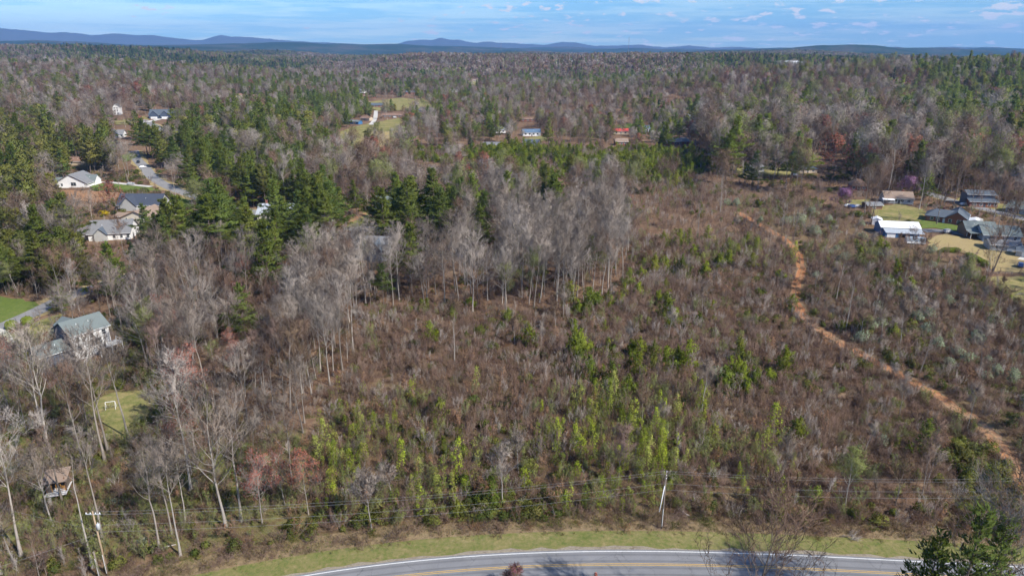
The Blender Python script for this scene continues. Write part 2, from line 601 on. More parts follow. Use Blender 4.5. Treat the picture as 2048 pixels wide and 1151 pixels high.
M['poplar'] = leafmat('young_poplar_leaves', [(0.265, 0.33, 0.032), (0.37, 0.43, 0.05), (0.19, 0.24, 0.036), (0.40, 0.41, 0.11), (0.28, 0.29, 0.055)], 0.35, 0.55)
M['bush'] = leafmat('shrub_leaves', [(0.120, 0.138, 0.032), (0.170, 0.172, 0.044), (0.080, 0.108, 0.028), (0.20, 0.178, 0.058)], 0.2, 0.5)
M['sage'] = leafmat('pale_green_leaves', [(0.27, 0.315, 0.20), (0.31, 0.345, 0.235)], 0.25, 0.25)
M['forsy'] = leafmat('yellow_blossom', [(0.62, 0.47, 0.02), (0.58, 0.43, 0.03)], 0.3, 0.2)
M['dead'] = leafmat('dry_brown_leaves', [(0.30, 0.165, 0.085), (0.34, 0.20, 0.12), (0.26, 0.15, 0.09)], 0.2, 0.3)
M['tuft'] = leafmat('dry_grass_blades', [(0.28, 0.205, 0.115), (0.23, 0.165, 0.088), (0.19, 0.17, 0.066), (0.33, 0.255, 0.15)], 0.25, 0.3)
M['gtuft'] = leafmat('green_grass_blades', [(0.13, 0.165, 0.042), (0.19, 0.20, 0.066), (0.24, 0.215, 0.09)], 0.25, 0.3)
M['hedge'] = leafmat('clipped_hedge_leaves', [(0.16, 0.20, 0.034), (0.18, 0.215, 0.040)], 0.15, 0.2)
# buildings
M['white'] = siding('white_siding', (0.80, 0.79, 0.77), 0.22, depth=0.16)
M['cream'] = siding('cream_siding', (0.72, 0.66, 0.53), 0.22, depth=0.2)
M['slateblue'] = siding('slate_blue_siding', (0.075, 0.10, 0.15), 0.22, depth=0.25)
M['bluegrey'] = siding('blue_grey_siding', (0.36, 0.42, 0.48), 0.22, depth=0.2)
M['greyside'] = siding('grey_siding', (0.42, 0.42, 0.41), 0.22, depth=0.2)
M['tanside'] = siding('tan_siding', (0.50, 0.41, 0.30), 0.22, depth=0.2)
M['brownwood'] = siding('brown_boards', (0.20, 0.115, 0.07), 0.22, depth=0.5)
M['greywood'] = siding('weathered_boards', (0.17, 0.135, 0.11), 0.18, depth=0.5)
M['orangewood'] = siding('fresh_orange_boards', (0.50, 0.25, 0.075), 0.18, depth=0.4)
M['deckwood'] = plain('grey_deck_boards', (0.55, 0.54, 0.53), 0.8, 0.12, 3)
M['brick'] = siding('red_brick', (0.27, 0.105, 0.07), 0.075, 0.9, depth=0.25)
M['bluemetal'] = siding('blue_metal_sheet', (0.055, 0.16, 0.33), 0.3, 0.45, 'X', 0.2)
M['whitemetal'] = siding('white_metal_sheet', (0.82, 0.82, 0.82), 0.3, 0.4, 'X', 0.12)
M['r_green'] = siding('green_grey_shingle', (0.150, 0.178, 0.174), 0.16, 0.9, depth=0.3)
M['r_grey'] = siding('grey_shingle', (0.19, 0.19, 0.195), 0.16, 0.9, depth=0.3)
M['r_navy'] = siding('navy_shingle', (0.050, 0.062, 0.090), 0.16, 0.9, depth=0.3)
M['r_slate'] = siding('slate_shingle', (0.085, 0.105, 0.130), 0.16, 0.9, depth=0.3)
M['r_tan'] = siding('tan_shingle', (0.27, 0.195, 0.145), 0.16, 0.9, depth=0.3)
M['r_brown'] = siding('brown_shingle', (0.21, 0.125, 0.085), 0.16, 0.9, depth=0.3)
M['r_red'] = siding('red_metal_roofing', (0.60, 0.085, 0.06), 0.3, 0.5, 'X', 0.15)
M['r_metal'] = siding('pale_metal_roofing', (0.40, 0.43, 0.46), 0.4, 0.4, 'X', 0.2)
M['r_blue'] = siding('blue_shingle', (0.10, 0.16, 0.24), 0.16, 0.9, depth=0.3)
M['trim'] = plain('white_trim', (0.80, 0.80, 0.79), 0.6, 0.05)
M['dtrim'] = plain('dark_trim', (0.07, 0.075, 0.085), 0.6, 0.08)
M['glass'] = plain('window_glass', (0.035, 0.045, 0.055), 0.12, 0.1, 1, 0, 0.6)
M['stone'] = plain('pale_stone', (0.45, 0.42, 0.38), 0.9, 0.25, 1.5, bump=0.4)
M['pole'] = plain('treated_pole_wood', (0.34, 0.25, 0.165), 0.9, 0.2, 1.2)
M['pole_d'] = plain('weathered_pole_wood', (0.20, 0.165, 0.135), 0.9, 0.2, 1.2)
M['steel'] = plain('galvanised_steel', (0.52, 0.53, 0.54), 0.45, 0.1, 2, 0.3)
M['wire'] = plain('power_cable', (0.30, 0.30, 0.30), 0.5, 0.05)
M['pvc'] = plain('white_plastic', (0.82, 0.82, 0.82), 0.4, 0.04)
M['rubber'] = plain('tyre_rubber', (0.02, 0.02, 0.02), 0.8, 0.1)
M['tower'] = plain('tower_paint', (0.30, 0.20, 0.19), 0.7, 0.1)
for nm, c in (('car_w', (0.78, 0.78, 0.78)), ('car_d', (0.03, 0.035, 0.045)), ('car_r', (0.45, 0.04, 0.035)), ('car_b', (0.06, 0.11, 0.28)), ('car_s', (0.42, 0.43, 0.45))):
    M[nm] = plain(nm + '_paint', c, 0.3, 0.04, 1, 0.1, 0.5)

# ------------------------------------------------------------------ road geometry (world)
edge = [at(*p) for p in ((620, 1150), (760, 1128), (1000, 1108), (1200, 1103), (1350, 1103), (1500, 1106), (1800, 1120), (2048, 1134))]
RC = np.polyfit([p.x for p in edge], [p.y for p in edge], 3)
LANE = 3.1


def road_y(x):
    x = np.asarray(x, float)
    xc = np.clip(x, -45, 85)
    y = np.polyval(RC, xc)
    sl = np.polyval(np.polyder(RC), xc)
    return y + sl * (x - xc)


XS = np.linspace(-160, 190, 141)
RE = np.stack([XS, road_y(XS)], 1)
RT = np.gradient(RE, axis=0)
RT /= np.linalg.norm(RT, axis=1)[:, None]
RN = np.stack([-RT[:, 1], RT[:, 0]], 1)       # away from the camera


def road_off(d):
    return RE + RN * d


def strip_np(name, a, b, mat, z, kind=None, crown=None):
    n = len(a)
    za = hgt(a[:, 0], a[:, 1]) + z
    zb = hgt(b[:, 0], b[:, 1]) + z
    v = np.concatenate([np.column_stack([a, za]), np.column_stack([b, zb])])
    f = np.array([(i, i + 1, n + i + 1, n + i) for i in range(n - 1)])
    me_ = mesh_np(name, v, f, [mat])
    L_ = np.concatenate([[0], np.cumsum(np.hypot(*np.diff(a, axis=0).T))])
    wd_ = np.hypot(*(b - a).T)
    uv = np.zeros((2 * n, 2), np.float32)
    uv[:n, 0] = uv[n:, 0] = L_
    uv[n:, 1] = wd_
    ul = me_.uv_layers.new(name='UVMap')
    ul.data.foreach_set('uv', uv[f.ravel()].ravel())
    o = link(name, me_)
    if kind:
        o['kind'] = kind
    return o


# signed distance to the road's far white edge, positive away from the camera
def road_dist(x, y):
    sl = np.polyval(np.polyder(RC), np.clip(x, -45, 85))
    return (np.asarray(y) - road_y(x)) / np.sqrt(1 + sl * sl)


# ------------------------------------------------------------------ tracks, streets and lawns in picture coordinates (2048 wide)
def world_line(pts, n=6):
    w = [at(*p) for p in pts]
    out = []
    k = len(w)
    for i in range(k - 1):
        p0, p1, p2, p3 = w[max(i - 1, 0)], w[i], w[i + 1], w[min(i + 2, k - 1)]
        for j in range(n):
            t = j / n
            out.append(0.5 * ((2 * p1) + (p2 - p0) * t + (2 * p0 - 5 * p1 + 4 * p2 - p3) * t * t + (3 * p1 - p0 - 3 * p2 + p3) * t ** 3))
    out.append(w[-1])
    return np.array([(p.x, p.y) for p in out])


TRACK = world_line([(1478, 425), (1525, 452), (1572, 480), (1598, 510), (1602, 545), (1590, 590), (1608, 630), (1650, 665), (1695, 692), (1755, 725), (1830, 765),
                    (1885, 797), (1950, 840), (2000, 890), (2040, 950), (2070, 1010), (2092, 1060)])
LINES = [  # name, picture polyline, width, material, z
    ('street', [(-120, 702), (-40, 672), (60, 629), (120, 600), (180, 578), (232, 560), (270, 548)], 6.6, 'street', 0.10),
    ('street', [(268, 302), (272, 316), (290, 336), (306, 355), (335, 373), (380, 390), (440, 408), (520, 428), (600, 450)], 7.0, 'street', 0.20),
    ('street', [(330, 262), (300, 248), (285, 241), (262, 243)], 9.0, 'street', 0.5),
    ('driveway', [(180, 366), (215, 365), (255, 369), (303, 374)], 3.6, 'concrete', 0.25),
    ('driveway', [(288, 246), (315, 240), (330, 235)], 7.0, 'concrete', 0.5),
    ('street', [(1850, 385), (1905, 402), (1960, 416), (2048, 438), (2200, 476)], 7.5, 'street', 0.2),
    ('driveway', [(1845, 462), (1880, 462), (1925, 468), (1980, 480)], 6.0, 'asphalt', 0.2),
    ('driveway', [(742, 250), (750, 238), (752, 222)], 5.0, 'concrete', 0.4),
    ('driveway', [(700, 462), (725, 458), (760, 462)], 9.0, 'street', 0.25),
    ('driveway', [(-30, 660), (-5, 668), (10, 690)], 5.0, 'concrete', 0.16),
    ('driveway', [(520, 445), (530, 470), (525, 500)], 6.0, 'concrete', 0.2),
]
WL = [(n, world_line(p), w, m, z) for n, p, w, m, z in LINES]
PATCHES = [  # name, polygon, material, offset, label-less structure
    ('lawn', [(-60, 585), (0, 592), (70, 603), (84, 612), (60, 622), (0, 650), (-90, 680)], 'lawn', 0.06),
    ('lawn_edge', [(70, 603), (130, 590), (190, 570), (205, 572), (150, 590), (84, 612)], 'drylawn', 0.06),
    ('lawn', [(20, 668), (80, 640), (130, 625), (105, 650), (70, 690), (20, 695)], 'mixlawn', 0.06),
    ('lawn', [(165, 812), (225, 785), (300, 778), (322, 790), (290, 840), (262, 876), (222, 892), (214, 850)], 'mixlawn', 0.06),
    ('lawn', [(186, 368), (250, 367), (303, 374), (322, 382), (250, 384), (182, 380)], 'lawn', 0.12),
    ('clay_bank', [(120, 380), (182, 382), (250, 386), (262, 392), (240, 402), (180, 405), (130, 395)], 'clay', 0.12),
    ('lawn', [(335, 398), (375, 396), (390, 412), (350, 416)], 'lawn', 0.12),
    ('field', [(672, 268), (700, 255), (745, 246), (800, 236), (812, 246), (803, 268), (812, 298), (730, 300), (690, 285)], 'mixlawn', 0.3),
    ('dry_field', [(735, 266), (800, 262), (808, 296), (720, 296), (722, 280)], 'drylawn', 0.45),
    ('field', [(735, 205), (800, 196), (850, 200), (868, 214), (820, 222), (750, 222)], 'mixlawn', 0.5),
    ('lawn', [(690, 462), (700, 440), (735, 422), (745, 432), (735, 455)], 'mixlawn', 0.15),
    ('clay_bank', [(695, 448), (735, 418), (752, 415), (738, 424), (706, 445)], 'clay', 0.25),
    ('lawn', [(1745, 412), (1800, 408), (1850, 420), (1850, 445), (1765, 445), (1740, 430)], 'mixlawn', 0.15),
    ('lawn', [(1845, 440), (1900, 448), (1950, 462), (1935, 472), (1870, 456), (1838, 458)], 'lawn', 0.16),
    ('lawn', [(1855, 476), (1890, 467), (1975, 486), (2048, 500), (2120, 520), (2140, 560), (2048, 546), (1990, 543), (1950, 512), (1900, 500), (1860, 500)], 'drylawn', 0.14),
    ('lawn', [(1975, 555), (2048, 552), (2140, 566), (2140, 640), (2048, 622), (2010, 590)], 'mixlawn', 0.12),
    ('lawn', [(1920, 392), (2048, 415), (2100, 430), (2100, 446), (2000, 424), (1915, 402)], 'mixlawn', 0.16),
    ('lawn', [(228, 243), (290, 233), (300, 240), (262, 250), (232, 250)], 'mixlawn', 0.4),
    ('lawn', [(240, 312), (268, 305), (276, 312), (250, 324)], 'lawn', 0.3),
    ('lawn', [(1232, 256), (1240, 247), (1275, 248), (1270, 257)], 'lawn', 0.4),
    ('lawn', [(1045, 278), (1090, 271), (1100, 280), (1060, 288)], 'mixlawn', 0.4),
    ('lawn', [(1690, 402), (1740, 398), (1745, 408), (1700, 412)], 'mixlawn', 0.2),
    ('lawn', [(1470, 338), (1580, 336), (1590, 352), (1480, 354)], 'mixlawn', 0.2),
    ('hill_field', [(1085, 126), (1130, 119), (1185, 115), (1240, 113), (1240, 117), (1180, 121), (1130, 126), (1095, 130)], 'mixlawn', 1.5),
    ('hill_field', [(930, 165), (950, 160), (980, 160), (985, 168), (950, 172)], 'mixlawn', 1.0),
    ('hill_field', [(735, 146), (800, 142), (812, 147), (750, 151)], 'drylawn', 1.0),
]


def patch(name, poly, mat, off):
    w = [at(*p) for p in poly]
    rr = random.Random(len(poly) * 31 + int(poly[0][0]))
    pts = []
    for i in range(len(w)):                      # ragged outline
        a, b = w[i], w[(i + 1) % len(w)]
        L = (b - a).length
        n = max(2, min(14, int(L / 3)))
        nr = Vector((-(b - a).y, (b - a).x, 0)).normalized()
        for j in range(n):
            q = a.lerp(b, j / n)
            pts.append(q + nr * (rr.uniform(-1, 1) * min(2.4, L * 0.06) if j else 0))
    bm = bmesh.new()
    vs = [bm.verts.new((p.x, p.y, 0)) for p in pts]
    for tri in tessellate_polygon([[Vector((p.x, p.y, 0)) for p in pts]]):
        try:
            bm.faces.new([vs[i] for i in tri])
        except ValueError:
            pass
    for _ in range(2):
        bmesh.ops.subdivide_edges(bm, edges=[e for e in bm.edges if e.calc_length() > 8], cuts=1, use_grid_fill=True)
    for v in bm.verts:
        v.co.z = float(hgt(v.co.x, v.co.y)) + off
    bmesh.ops.recalc_face_normals(bm, faces=bm.faces)
    for f in bm.faces:
        if f.normal.z < 0:
            f.normal_flip()
    me = bpy.data.meshes.new(name)
    bm.to_mesh(me)
    bm.free()
    me.materials.append(M[mat])
    o = link(name, me)
    o['kind'] = 'structure'
    return o


# ------------------------------------------------------------------ zones of the vegetation (where the trunks stand), picture coordinates
Z = {
    'lotF': [(650, 1060), (1250, 600), (1480, 400), (1600, 440), (1800, 500), (2300, 720), (2300, 1110), (1900, 1080)],
    'lotA': [(632, 1060), (640, 940), (628, 850), (665, 775), (760, 770), (1000, 750), (1320, 770), (1520, 810), (1580, 900), (1500, 1015), (1320, 1035), (1000, 1050)],
    'lotB': [(665, 780), (715, 720), (745, 625), (900, 600), (1240, 605), (1560, 570), (1610, 640), (1660, 760), (1760, 850), (1900, 940), (1960, 1030), (1500, 1050), (1320, 790)],
    'lotC': [(1235, 612), (1255, 500), (1262, 420), (1300, 372), (1420, 345), (1480, 420), (1575, 500), (1590, 575)],
    'lotT': [(815, 300), (1100, 296), (1395, 300), (1430, 345), (1290, 375), (1000, 345), (815, 318)],
    'lotR': [(1470, 400), (1600, 400), (1745, 450), (1860, 500), (1950, 560), (2060, 640), (2300, 720), (2300, 980), (2060, 930), (1960, 840), (1700, 690), (1600, 600), (1590, 500)],
    'lotRR': [(1880, 960), (1900, 860), (1990, 900), (2060, 1000), (2300, 1000), (2300, 1090), (1900, 1060)],
    'S1': [(712, 622), (760, 560), (800, 500), (930, 470), (1240, 440), (1262, 500), (1240, 606), (1000, 625), (900, 605)],
    'S2': [(560, 720), (590, 640), (640, 560), (712, 560), (720, 640), (715, 745), (650, 790), (600, 800)],
    'Lwood': [(250, 560), (420, 500), (640, 540), (590, 640), (570, 720), (640, 800), (640, 900), (330, 780), (270, 690)],
    'LLow': [(-300, 700), (60, 700), (150, 730), (260, 700), (330, 780), (640, 880), (640, 1062), (240, 1115), (-300, 1180)],
    'Hpine': [(310, 530), (300, 470), (400, 450), (600, 450), (600, 520), (570, 560), (420, 540), (350, 560)],
    'Npine': [(585, 460), (600, 420), (700, 430), (700, 470), (610, 490)],
    'Opine': [(740, 500), (750, 460), (920, 460), (930, 490), (800, 510)],
    'Lpine': [(-300, 200), (60, 205), (110, 300), (250, 330), (100, 378), (80, 420), (240, 440), (150, 470), (180, 540), (120, 585), (-20, 590), (-300, 640)],
    'Jpine': [(310, 270), (480, 250), (600, 270), (615, 420), (480, 420), (400, 392), (330, 350), (290, 318)],
}
DROP = ('lawn', 'field', 'dry_field', 'clay_bank', 'hill_field', 'lawn_edge')


# ------------------------------------------------------------------ the ground sheet
rr = [4.0]
while rr[-1] < 19300:
    rr.append(rr[-1] * (1.033 if rr[-1] > 60 else 1.15))
rr = np.array(rr)
front = np.radians(np.linspace(-56, 56, 261))
back = np.radians(np.linspace(56, 304, 40)[1:-1])
ang = np.concatenate([front, back])
A, R = np.meshgrid(ang, rr)
GX, GY = (R * np.sin(A)), (R * np.cos(A))
GZ = hgt(GX, GY)
# beyond the modelled trees the sheet itself carries the uneven canopy
far_f = sstep(4300, 5600, R)
GZ = GZ + far_f * (9 + 9 * (vnoise(GX, GY, 130, 8) - 0.5) + 16 * vnoise(GX, GY, 420, 9))
nr_, na_ = GX.shape
vid = np.arange(nr_ * na_).reshape(nr_, na_)
nxt = np.roll(vid, -1, axis=1)
q = np.stack([vid[:-1], vid[1:], nxt[1:], nxt[:-1]], -1).reshape(-1, 4)
me = mesh_np('ground', np.stack([GX, GY, GZ], -1).reshape(-1, 3), q, [M['ground']], smooth=True)
gpx, gpy = proj(GX, GY, GZ)
vis = (GY > 20) & (R < 900)
gr = np.zeros(GX.shape)
gr[vis & inpoly(gpx, gpy, Z['LLow'])] = 0.85
gr[vis & inpoly(gpx, gpy, [(230, 640), (300, 640), (330, 760), (240, 740)])] = 1.0
gr[vis & inpoly(gpx, gpy, Z['lotRR'])] = 0.6
gr[vis & inpoly(gpx, gpy, Z['lotA'])] = 0.22
gr[vis & inpoly(gpx, gpy, Z['lotR'])] = 0.25
gr[vis & inpoly(gpx, gpy, Z['Lpine'])] = 0.3
rd = road_dist(GX, GY)
gr = np.where((R < 300) & (rd < 12), np.maximum(gr, sstep(12, 6, rd)), gr)
at_ = me.attributes.new('green', 'FLOAT', 'POINT')
at_.data.foreach_set('value', gr.ravel().astype(np.float32))
g = link('ground', me)
g['kind'] = 'structure'

# the road and its verge, sheet over sheet
strip_np('verge', road_off(-16.0), road_off(5.5), M['mown'], 0.02, 'structure')
strip_np('grass_bank', road_off(5.2), road_off(9.4), M['bank'], 0.035, 'structure')
strip_np('road', road_off(-3 * LANE), road_off(0.45), M['road'], 0.05, 'structure')
jt = np.random.default_rng(3).uniform(0.55, 1.5, len(XS))[:, None]
strip_np('shoulder', road_off(-0.3), RE + RN * jt, M['gravel'], 0.036, 'structure')
strip_np('edge_line', road_off(-0.09), road_off(0.09), M['paint_w'], 0.056, 'structure')
strip_np('edge_line', road_off(-2 * LANE - 0.09), road_off(-2 * LANE + 0.09), M['paint_w'], 0.056, 'structure')
strip_np('centre_line', road_off(-LANE - 0.24), road_off(-LANE - 0.11), M['paint_y'], 0.056, 'structure')
strip_np('centre_line', road_off(-LANE + 0.11), road_off(-LANE + 0.24), M['paint_y'], 0.056, 'structure')


def line_strip(name, pts, width, mat, z, jit=0.0, seed=1):
    t = np.gradient(pts, axis=0)
    t /= np.linalg.norm(t, axis=1)[:, None]
    n = np.stack([-t[:, 1], t[:, 0]], 1)
    r_ = np.random.default_rng(seed)
    wa = width / 2 * (1 + jit * r_.uniform(-1, 1, len(pts)))[:, None]
    wb = width / 2 * (1 + jit * r_.uniform(-1, 1, len(pts)))[:, None]
    return strip_np(name, pts - n * wa, pts + n * wb, M[mat], z, 'structure')


line_strip('dirt_track', TRACK, 3.4, 'dirt', 0.05, 0.36, 4)
for nme, pts, wid, mt, zo in WL:
    if nme == 'street':
        line_strip('roadside', pts, wid + 4, 'drylawn', zo - 0.05, 0.3, 2)
    line_strip(nme, pts, wid, mt, zo)
for nme, pl, mt, off in PATCHES:
    patch(nme, pl, mt, off)

# ------------------------------------------------------------------ mountains on the skyline
prof = [(-500, 60), (-200, 55), (0, 57), (60, 62), (110, 66), (130, 64), (180, 70), (240, 67), (270, 71), (310, 71), (340, 75), (400, 81), (430, 73), (445, 70), (460, 73),
        (500, 74), (520, 76), (560, 80), (620, 84), (700, 87), (740, 91), (790, 90), (815, 82), (840, 80), (868, 80), (880, 75), (900, 79), (920, 80), (950, 86),
        (980, 83), (1000, 86), (1040, 87), (1090, 90), (1125, 84), (1150, 85), (1190, 92), (1240, 91), (1275, 89), (1330, 95), (1380, 91), (1420, 95), (1480, 94), (1520, 98),
        (1700, 99), (2048, 98), (2600, 97)]
az, el = [], []
for p in prof:
    d_ = ray(*p)
    az.append(math.atan2(d_[0], d_[1]))
    el.append(d_[2] / math.hypot(d_[0], d_[1]))


def mountain(name, D, a0, a1, depth, na=240, nrow=26, drop=0.0, seed=0):
    aa = np.linspace(a0, a1, na)
    e = np.interp(aa, az, el)
    ht = np.maximum(CAMZ + e * D - drop, 20) + 14 * (vnoise(aa * 900, aa * 0, 7, seed) - 0.5)
    vs = []
    for i in range(nrow):
        s = i / (nrow - 1)
        r_ = D + (s - 0.5) * 2 * depth
        prof_ = np.exp(-((s - 0.5) / 0.24) ** 2)
        x_, y_ = r_ * np.sin(aa), r_ * np.cos(aa)
        sp = vnoise(x_, y_, 620, seed + 2) - 0.5
        z_ = ht * prof_ + sp * 120 * prof_ * (1 - prof_) * 3 + (-20) * (1 - prof_)
        vs.append(np.column_stack([x_, y_, z_]))
    vid = np.arange(na * nrow).reshape(nrow, na)
    qd = np.stack([vid[:-1, :-1], vid[:-1, 1:], vid[1:, 1:], vid[1:, :-1]], -1).reshape(-1, 4)
    o = link(name, mesh_np(name, np.concatenate(vs), qd, [M['mountain']], smooth=True))
    o['kind'] = 'structure'
    return o


M['mountain'] = groundmat('mountain_forest', [(0.05, 0.06, 0.045), (0.07, 0.068, 0.058), (0.04, 0.058, 0.045)], s1=0.0016, s2=0.008, s3=0.03, bump=0.0)
mountain('mountain_range', 16500, math.radians(-62), math.radians(62), 2600, 420, 30, 0, 1)

# ------------------------------------------------------------------ hazy air
hz = MB().box(-20800, -20800, -40, 20800, 20800, 700)
m, t, o = mat_new('haze_air')
pv = t.nodes.new('ShaderNodeVolumePrincipled')
pv.inputs['Color'].default_value = (0.24, 0.50, 1.0, 1)
pv.inputs['Density'].default_value = 5.5e-5
pv.inputs['Anisotropy'].default_value = 0.0
t.links.new(pv.outputs[0], o.inputs['Volume'])
hzo = hz.build('haze', m)
hzo['kind'] = 'stuff'

# ------------------------------------------------------------------ buildings
def block(root, x0, y0, w, d, hw, rise, ridge='along', wall='white', roof='r_grey', ov=0.45, z0=0.0, hip=0.0, rname='roof', wname='wall', th=0.2):
    """one gabled or hipped volume in the root's axes (x along the front, y away from it)"""
    zb = z0 - 0.8
    x1, y1 = x0 + w, y0 + d
    wm = MB()
    zt = z0 + hw
    if ridge == 'along':
        ym = (y0 + y1) / 2
        g0, g1 = (x0, ym, zt + rise), (x1, ym, zt + rise)
        if hip:
            wm.box(x0, y0, zb, x1, y1, zt)
        else:
            wm.add([(x0, y0, zb), (x1, y0, zb), (x1, y1, zb), (x0, y1, zb), (x0, y0, zt), (x1, y0, zt), (x1, y1, zt), (x0, y1, zt), g0, g1],
                   [(0, 1, 5, 4), (2, 3, 7, 6), (1, 2, 6, 9, 5), (3, 0, 4, 8, 7), (3, 2, 1, 0)])
        k = rise / (d / 2)
        lo = zt - ov * k + th
        rz_ = zt + rise + th
        a, b = x0 - ov + (hip), x1 + ov - hip
        rm = MB()
        rm.slab([(x0 - ov, y0 - ov, lo), (x1 + ov, y0 - ov, lo), (b, ym, rz_), (a, ym, rz_)], th)
        rm.slab([(x1 + ov, y1 + ov, lo), (x0 - ov, y1 + ov, lo), (a, ym, rz_), (b, ym, rz_)], th)
        if hip:
            rm.slab([(x0 - ov, y1 + ov, lo), (x0 - ov, y0 - ov, lo), (a, ym, rz_)], th)
            rm.slab([(x1 + ov, y0 - ov, lo), (x1 + ov, y1 + ov, lo), (b, ym, rz_)], th)
    else:
        xm = (x0 + x1) / 2
        wm.add([(x0, y0, zb), (x1, y0, zb), (x1, y1, zb), (x0, y1, zb), (x0, y0, zt), (x1, y0, zt), (x1, y1, zt), (x0, y1, zt), (xm, y0, zt + rise), (xm, y1, zt + rise)],
               [(0, 1, 5, 8, 4), (2, 3, 7, 9, 6), (1, 2, 6, 5), (3, 0, 4, 7), (3, 2, 1, 0)])
        k = rise / (w / 2)
        lo = zt - ov * k + th
        rz_ = zt + rise + th
        rm = MB()
        rm.slab([(x0 - ov, y1 + ov, lo), (x0 - ov, y0 - ov, lo), (xm, y0 - ov, rz_), (xm, y1 + ov, rz_)], th)
        rm.slab([(x1 + ov, y0 - ov, lo), (x1 + ov, y1 + ov, lo), (xm, y1 + ov, rz_), (xm, y0 - ov, rz_)], th)
    wo_ = wm.build(wname, M[wall], root)
    ro_ = rm.build(rname, M[roof], root)
    if not hip and w > 5:                        # gutters along the eaves
        if ridge == 'along':
            for yy in (y0 - ov - .12, y1 + ov):
                MB().box(x0 - ov + .05, yy, lo - .2, x1 + ov - .05, yy + .12, lo - .07).build('gutter', M['trim'], ro_)
        else:
            for xx in (x0 - ov - .12, x1 + ov):
                MB().box(xx, y0 - ov + .05, lo - .2, xx + .12, y1 + ov - .05, lo - .07).build('gutter', M['trim'], ro_)
    if ridge == 'along' and w > 7 and d > 6:     # vent pipes on the front slope
        for t_ in (.3, .62):
            zz_ = zt + rise * .55 + th
            MB().tube([(x0 + w * t_, y0 + d * .275, zz_ - .2), (x0 + w * t_, y0 + d * .275, zz_ + .45)], .07, 6).build('vent_pipe', M['trim'], ro_)
    return wo_, ro_


def window(root, side, u, v, w=0.95, h=1.35, off=0.0, frame='trim', name='window'):
    """side 'f' front (y=off, looking -y), 'l' left (x=off), 'r' right (x=off), 'b' back; u along the wall, v sill height"""
    fr, pn = MB(), MB()
    t = 0.10

    def bx_(mb, u0, u1, v0, v1, d0, d1):
        if side == 'f':
            mb.box(u0, off - d1, v0, u1, off - d0, v1)
        elif side == 'b':
            mb.box(u0, off + d0, v0, u1, off + d1, v1)
        elif side == 'l':
            mb.box(off - d1, u0, v0, off - d0, u1, v1)
        else:
            mb.box(off + d0, u0, v0, off + d1, u1, v1)
    bx_(fr, u - t, u, v - t, v + h + t, -0.05, 0.07)
    bx_(fr, u + w, u + w + t, v - t, v + h + t, -0.05, 0.07)
    bx_(fr, u, u + w, v + h, v + h + t, -0.05, 0.07)
    bx_(fr, u, u + w, v - t, v, -0.05, 0.09)
    bx_(fr, u, u + w, v + h * 0.5 - 0.025, v + h * 0.5 + 0.025, 0.03, 0.06)
    bx_(pn, u, u + w, v, v + h, -0.04, 0.03)
    f = fr.build(name, M[frame], root)
    pn.build('pane', M['glass'], f)
    return f


def door(root, side, u, v, w=1.0, h=2.05, off=0.0, mat='dtrim'):
    d_ = MB()
    if side == 'f':
        d_.box(u, off - 0.06, v, u + w, off + 0.03, v + h)
    elif side == 'l':
        d_.box(off - 0.06, u, v, off + 0.03, u + w, v + h)
    else:
        d_.box(off - 0.03, u, v, off + 0.06, u + w, v + h)
    dd = d_.build('door', M[mat], root)
    k = MB()
    if side == 'f':
        k.box(u + w * .82, off - 0.12, v + 0.98, u + w * .9, off - 0.06, v + 1.06)
    elif side == 'l':
        k.box(off - 0.12, u + w * .82, v + 0.98, off - 0.06, u + w * .9, v + 1.06)
    else:
        k.box(off + 0.06, u + w * .82, v + 0.98, off + 0.12, u + w * .9, v + 1.06)
    k.build('handle', M['steel'], dd)
    return dd


def chimney(root, x, y, z0, z1, s=0.8, mat='brick'):
    c = MB().box(x - s / 2, y - s / 2, z0, x + s / 2, y + s / 2, z1).box(x - s / 2 - .08, y - s / 2 - .08, z1 - .18, x + s / 2 + .08, y + s / 2 + .08, z1 + .003)
    return c.build('chimney', M[mat], root)


def house_at(name, label, p0, p1, depth, cat='house', group=None, width=None, pad=3.5, vis=.95):
    """root at the front-left ground corner; x runs to the front-right corner"""
    a, b = at(*p0), at(*p1)
    d = b - a
    L = width or math.hypot(d.x, d.y)
    rz = math.atan2(d.y, d.x)
    a.z = min(float(hgt(a.x, a.y)), float(hgt(b.x, b.y)))
    r = empty(name, a, rz)
    tag(r, label, cat, group)
    pxm = 8.0 * F / (a.length + 1)               # about how tall the house shows
    HVIS.append(([(p0[0] - 2, p0[1]), (p0[0] - 2, p0[1] - pxm), (p1[0] + 2, p1[1] - pxm), (p1[0] + 2, p1[1])], vis * (.62 if p0[0] > 1690 else .45 if p0[0] > 1380 else 1)))
    c = a + Vector((math.cos(rz) * L / 2 - math.sin(rz) * depth / 2, math.sin(rz) * L / 2 + math.cos(rz) * depth / 2, 0))
    n = max(1, int(round(L / depth)))
    for i in range(n):
        t_ = (i + .5) / n * L
        HOUSES.append((a.x + math.cos(rz) * t_ - math.sin(rz) * depth / 2, a.y + math.sin(rz) * t_ + math.cos(rz) * depth / 2, math.hypot(L / n, depth) / 2 + pad))
    return r, L


HOUSES = []
HVIS = []
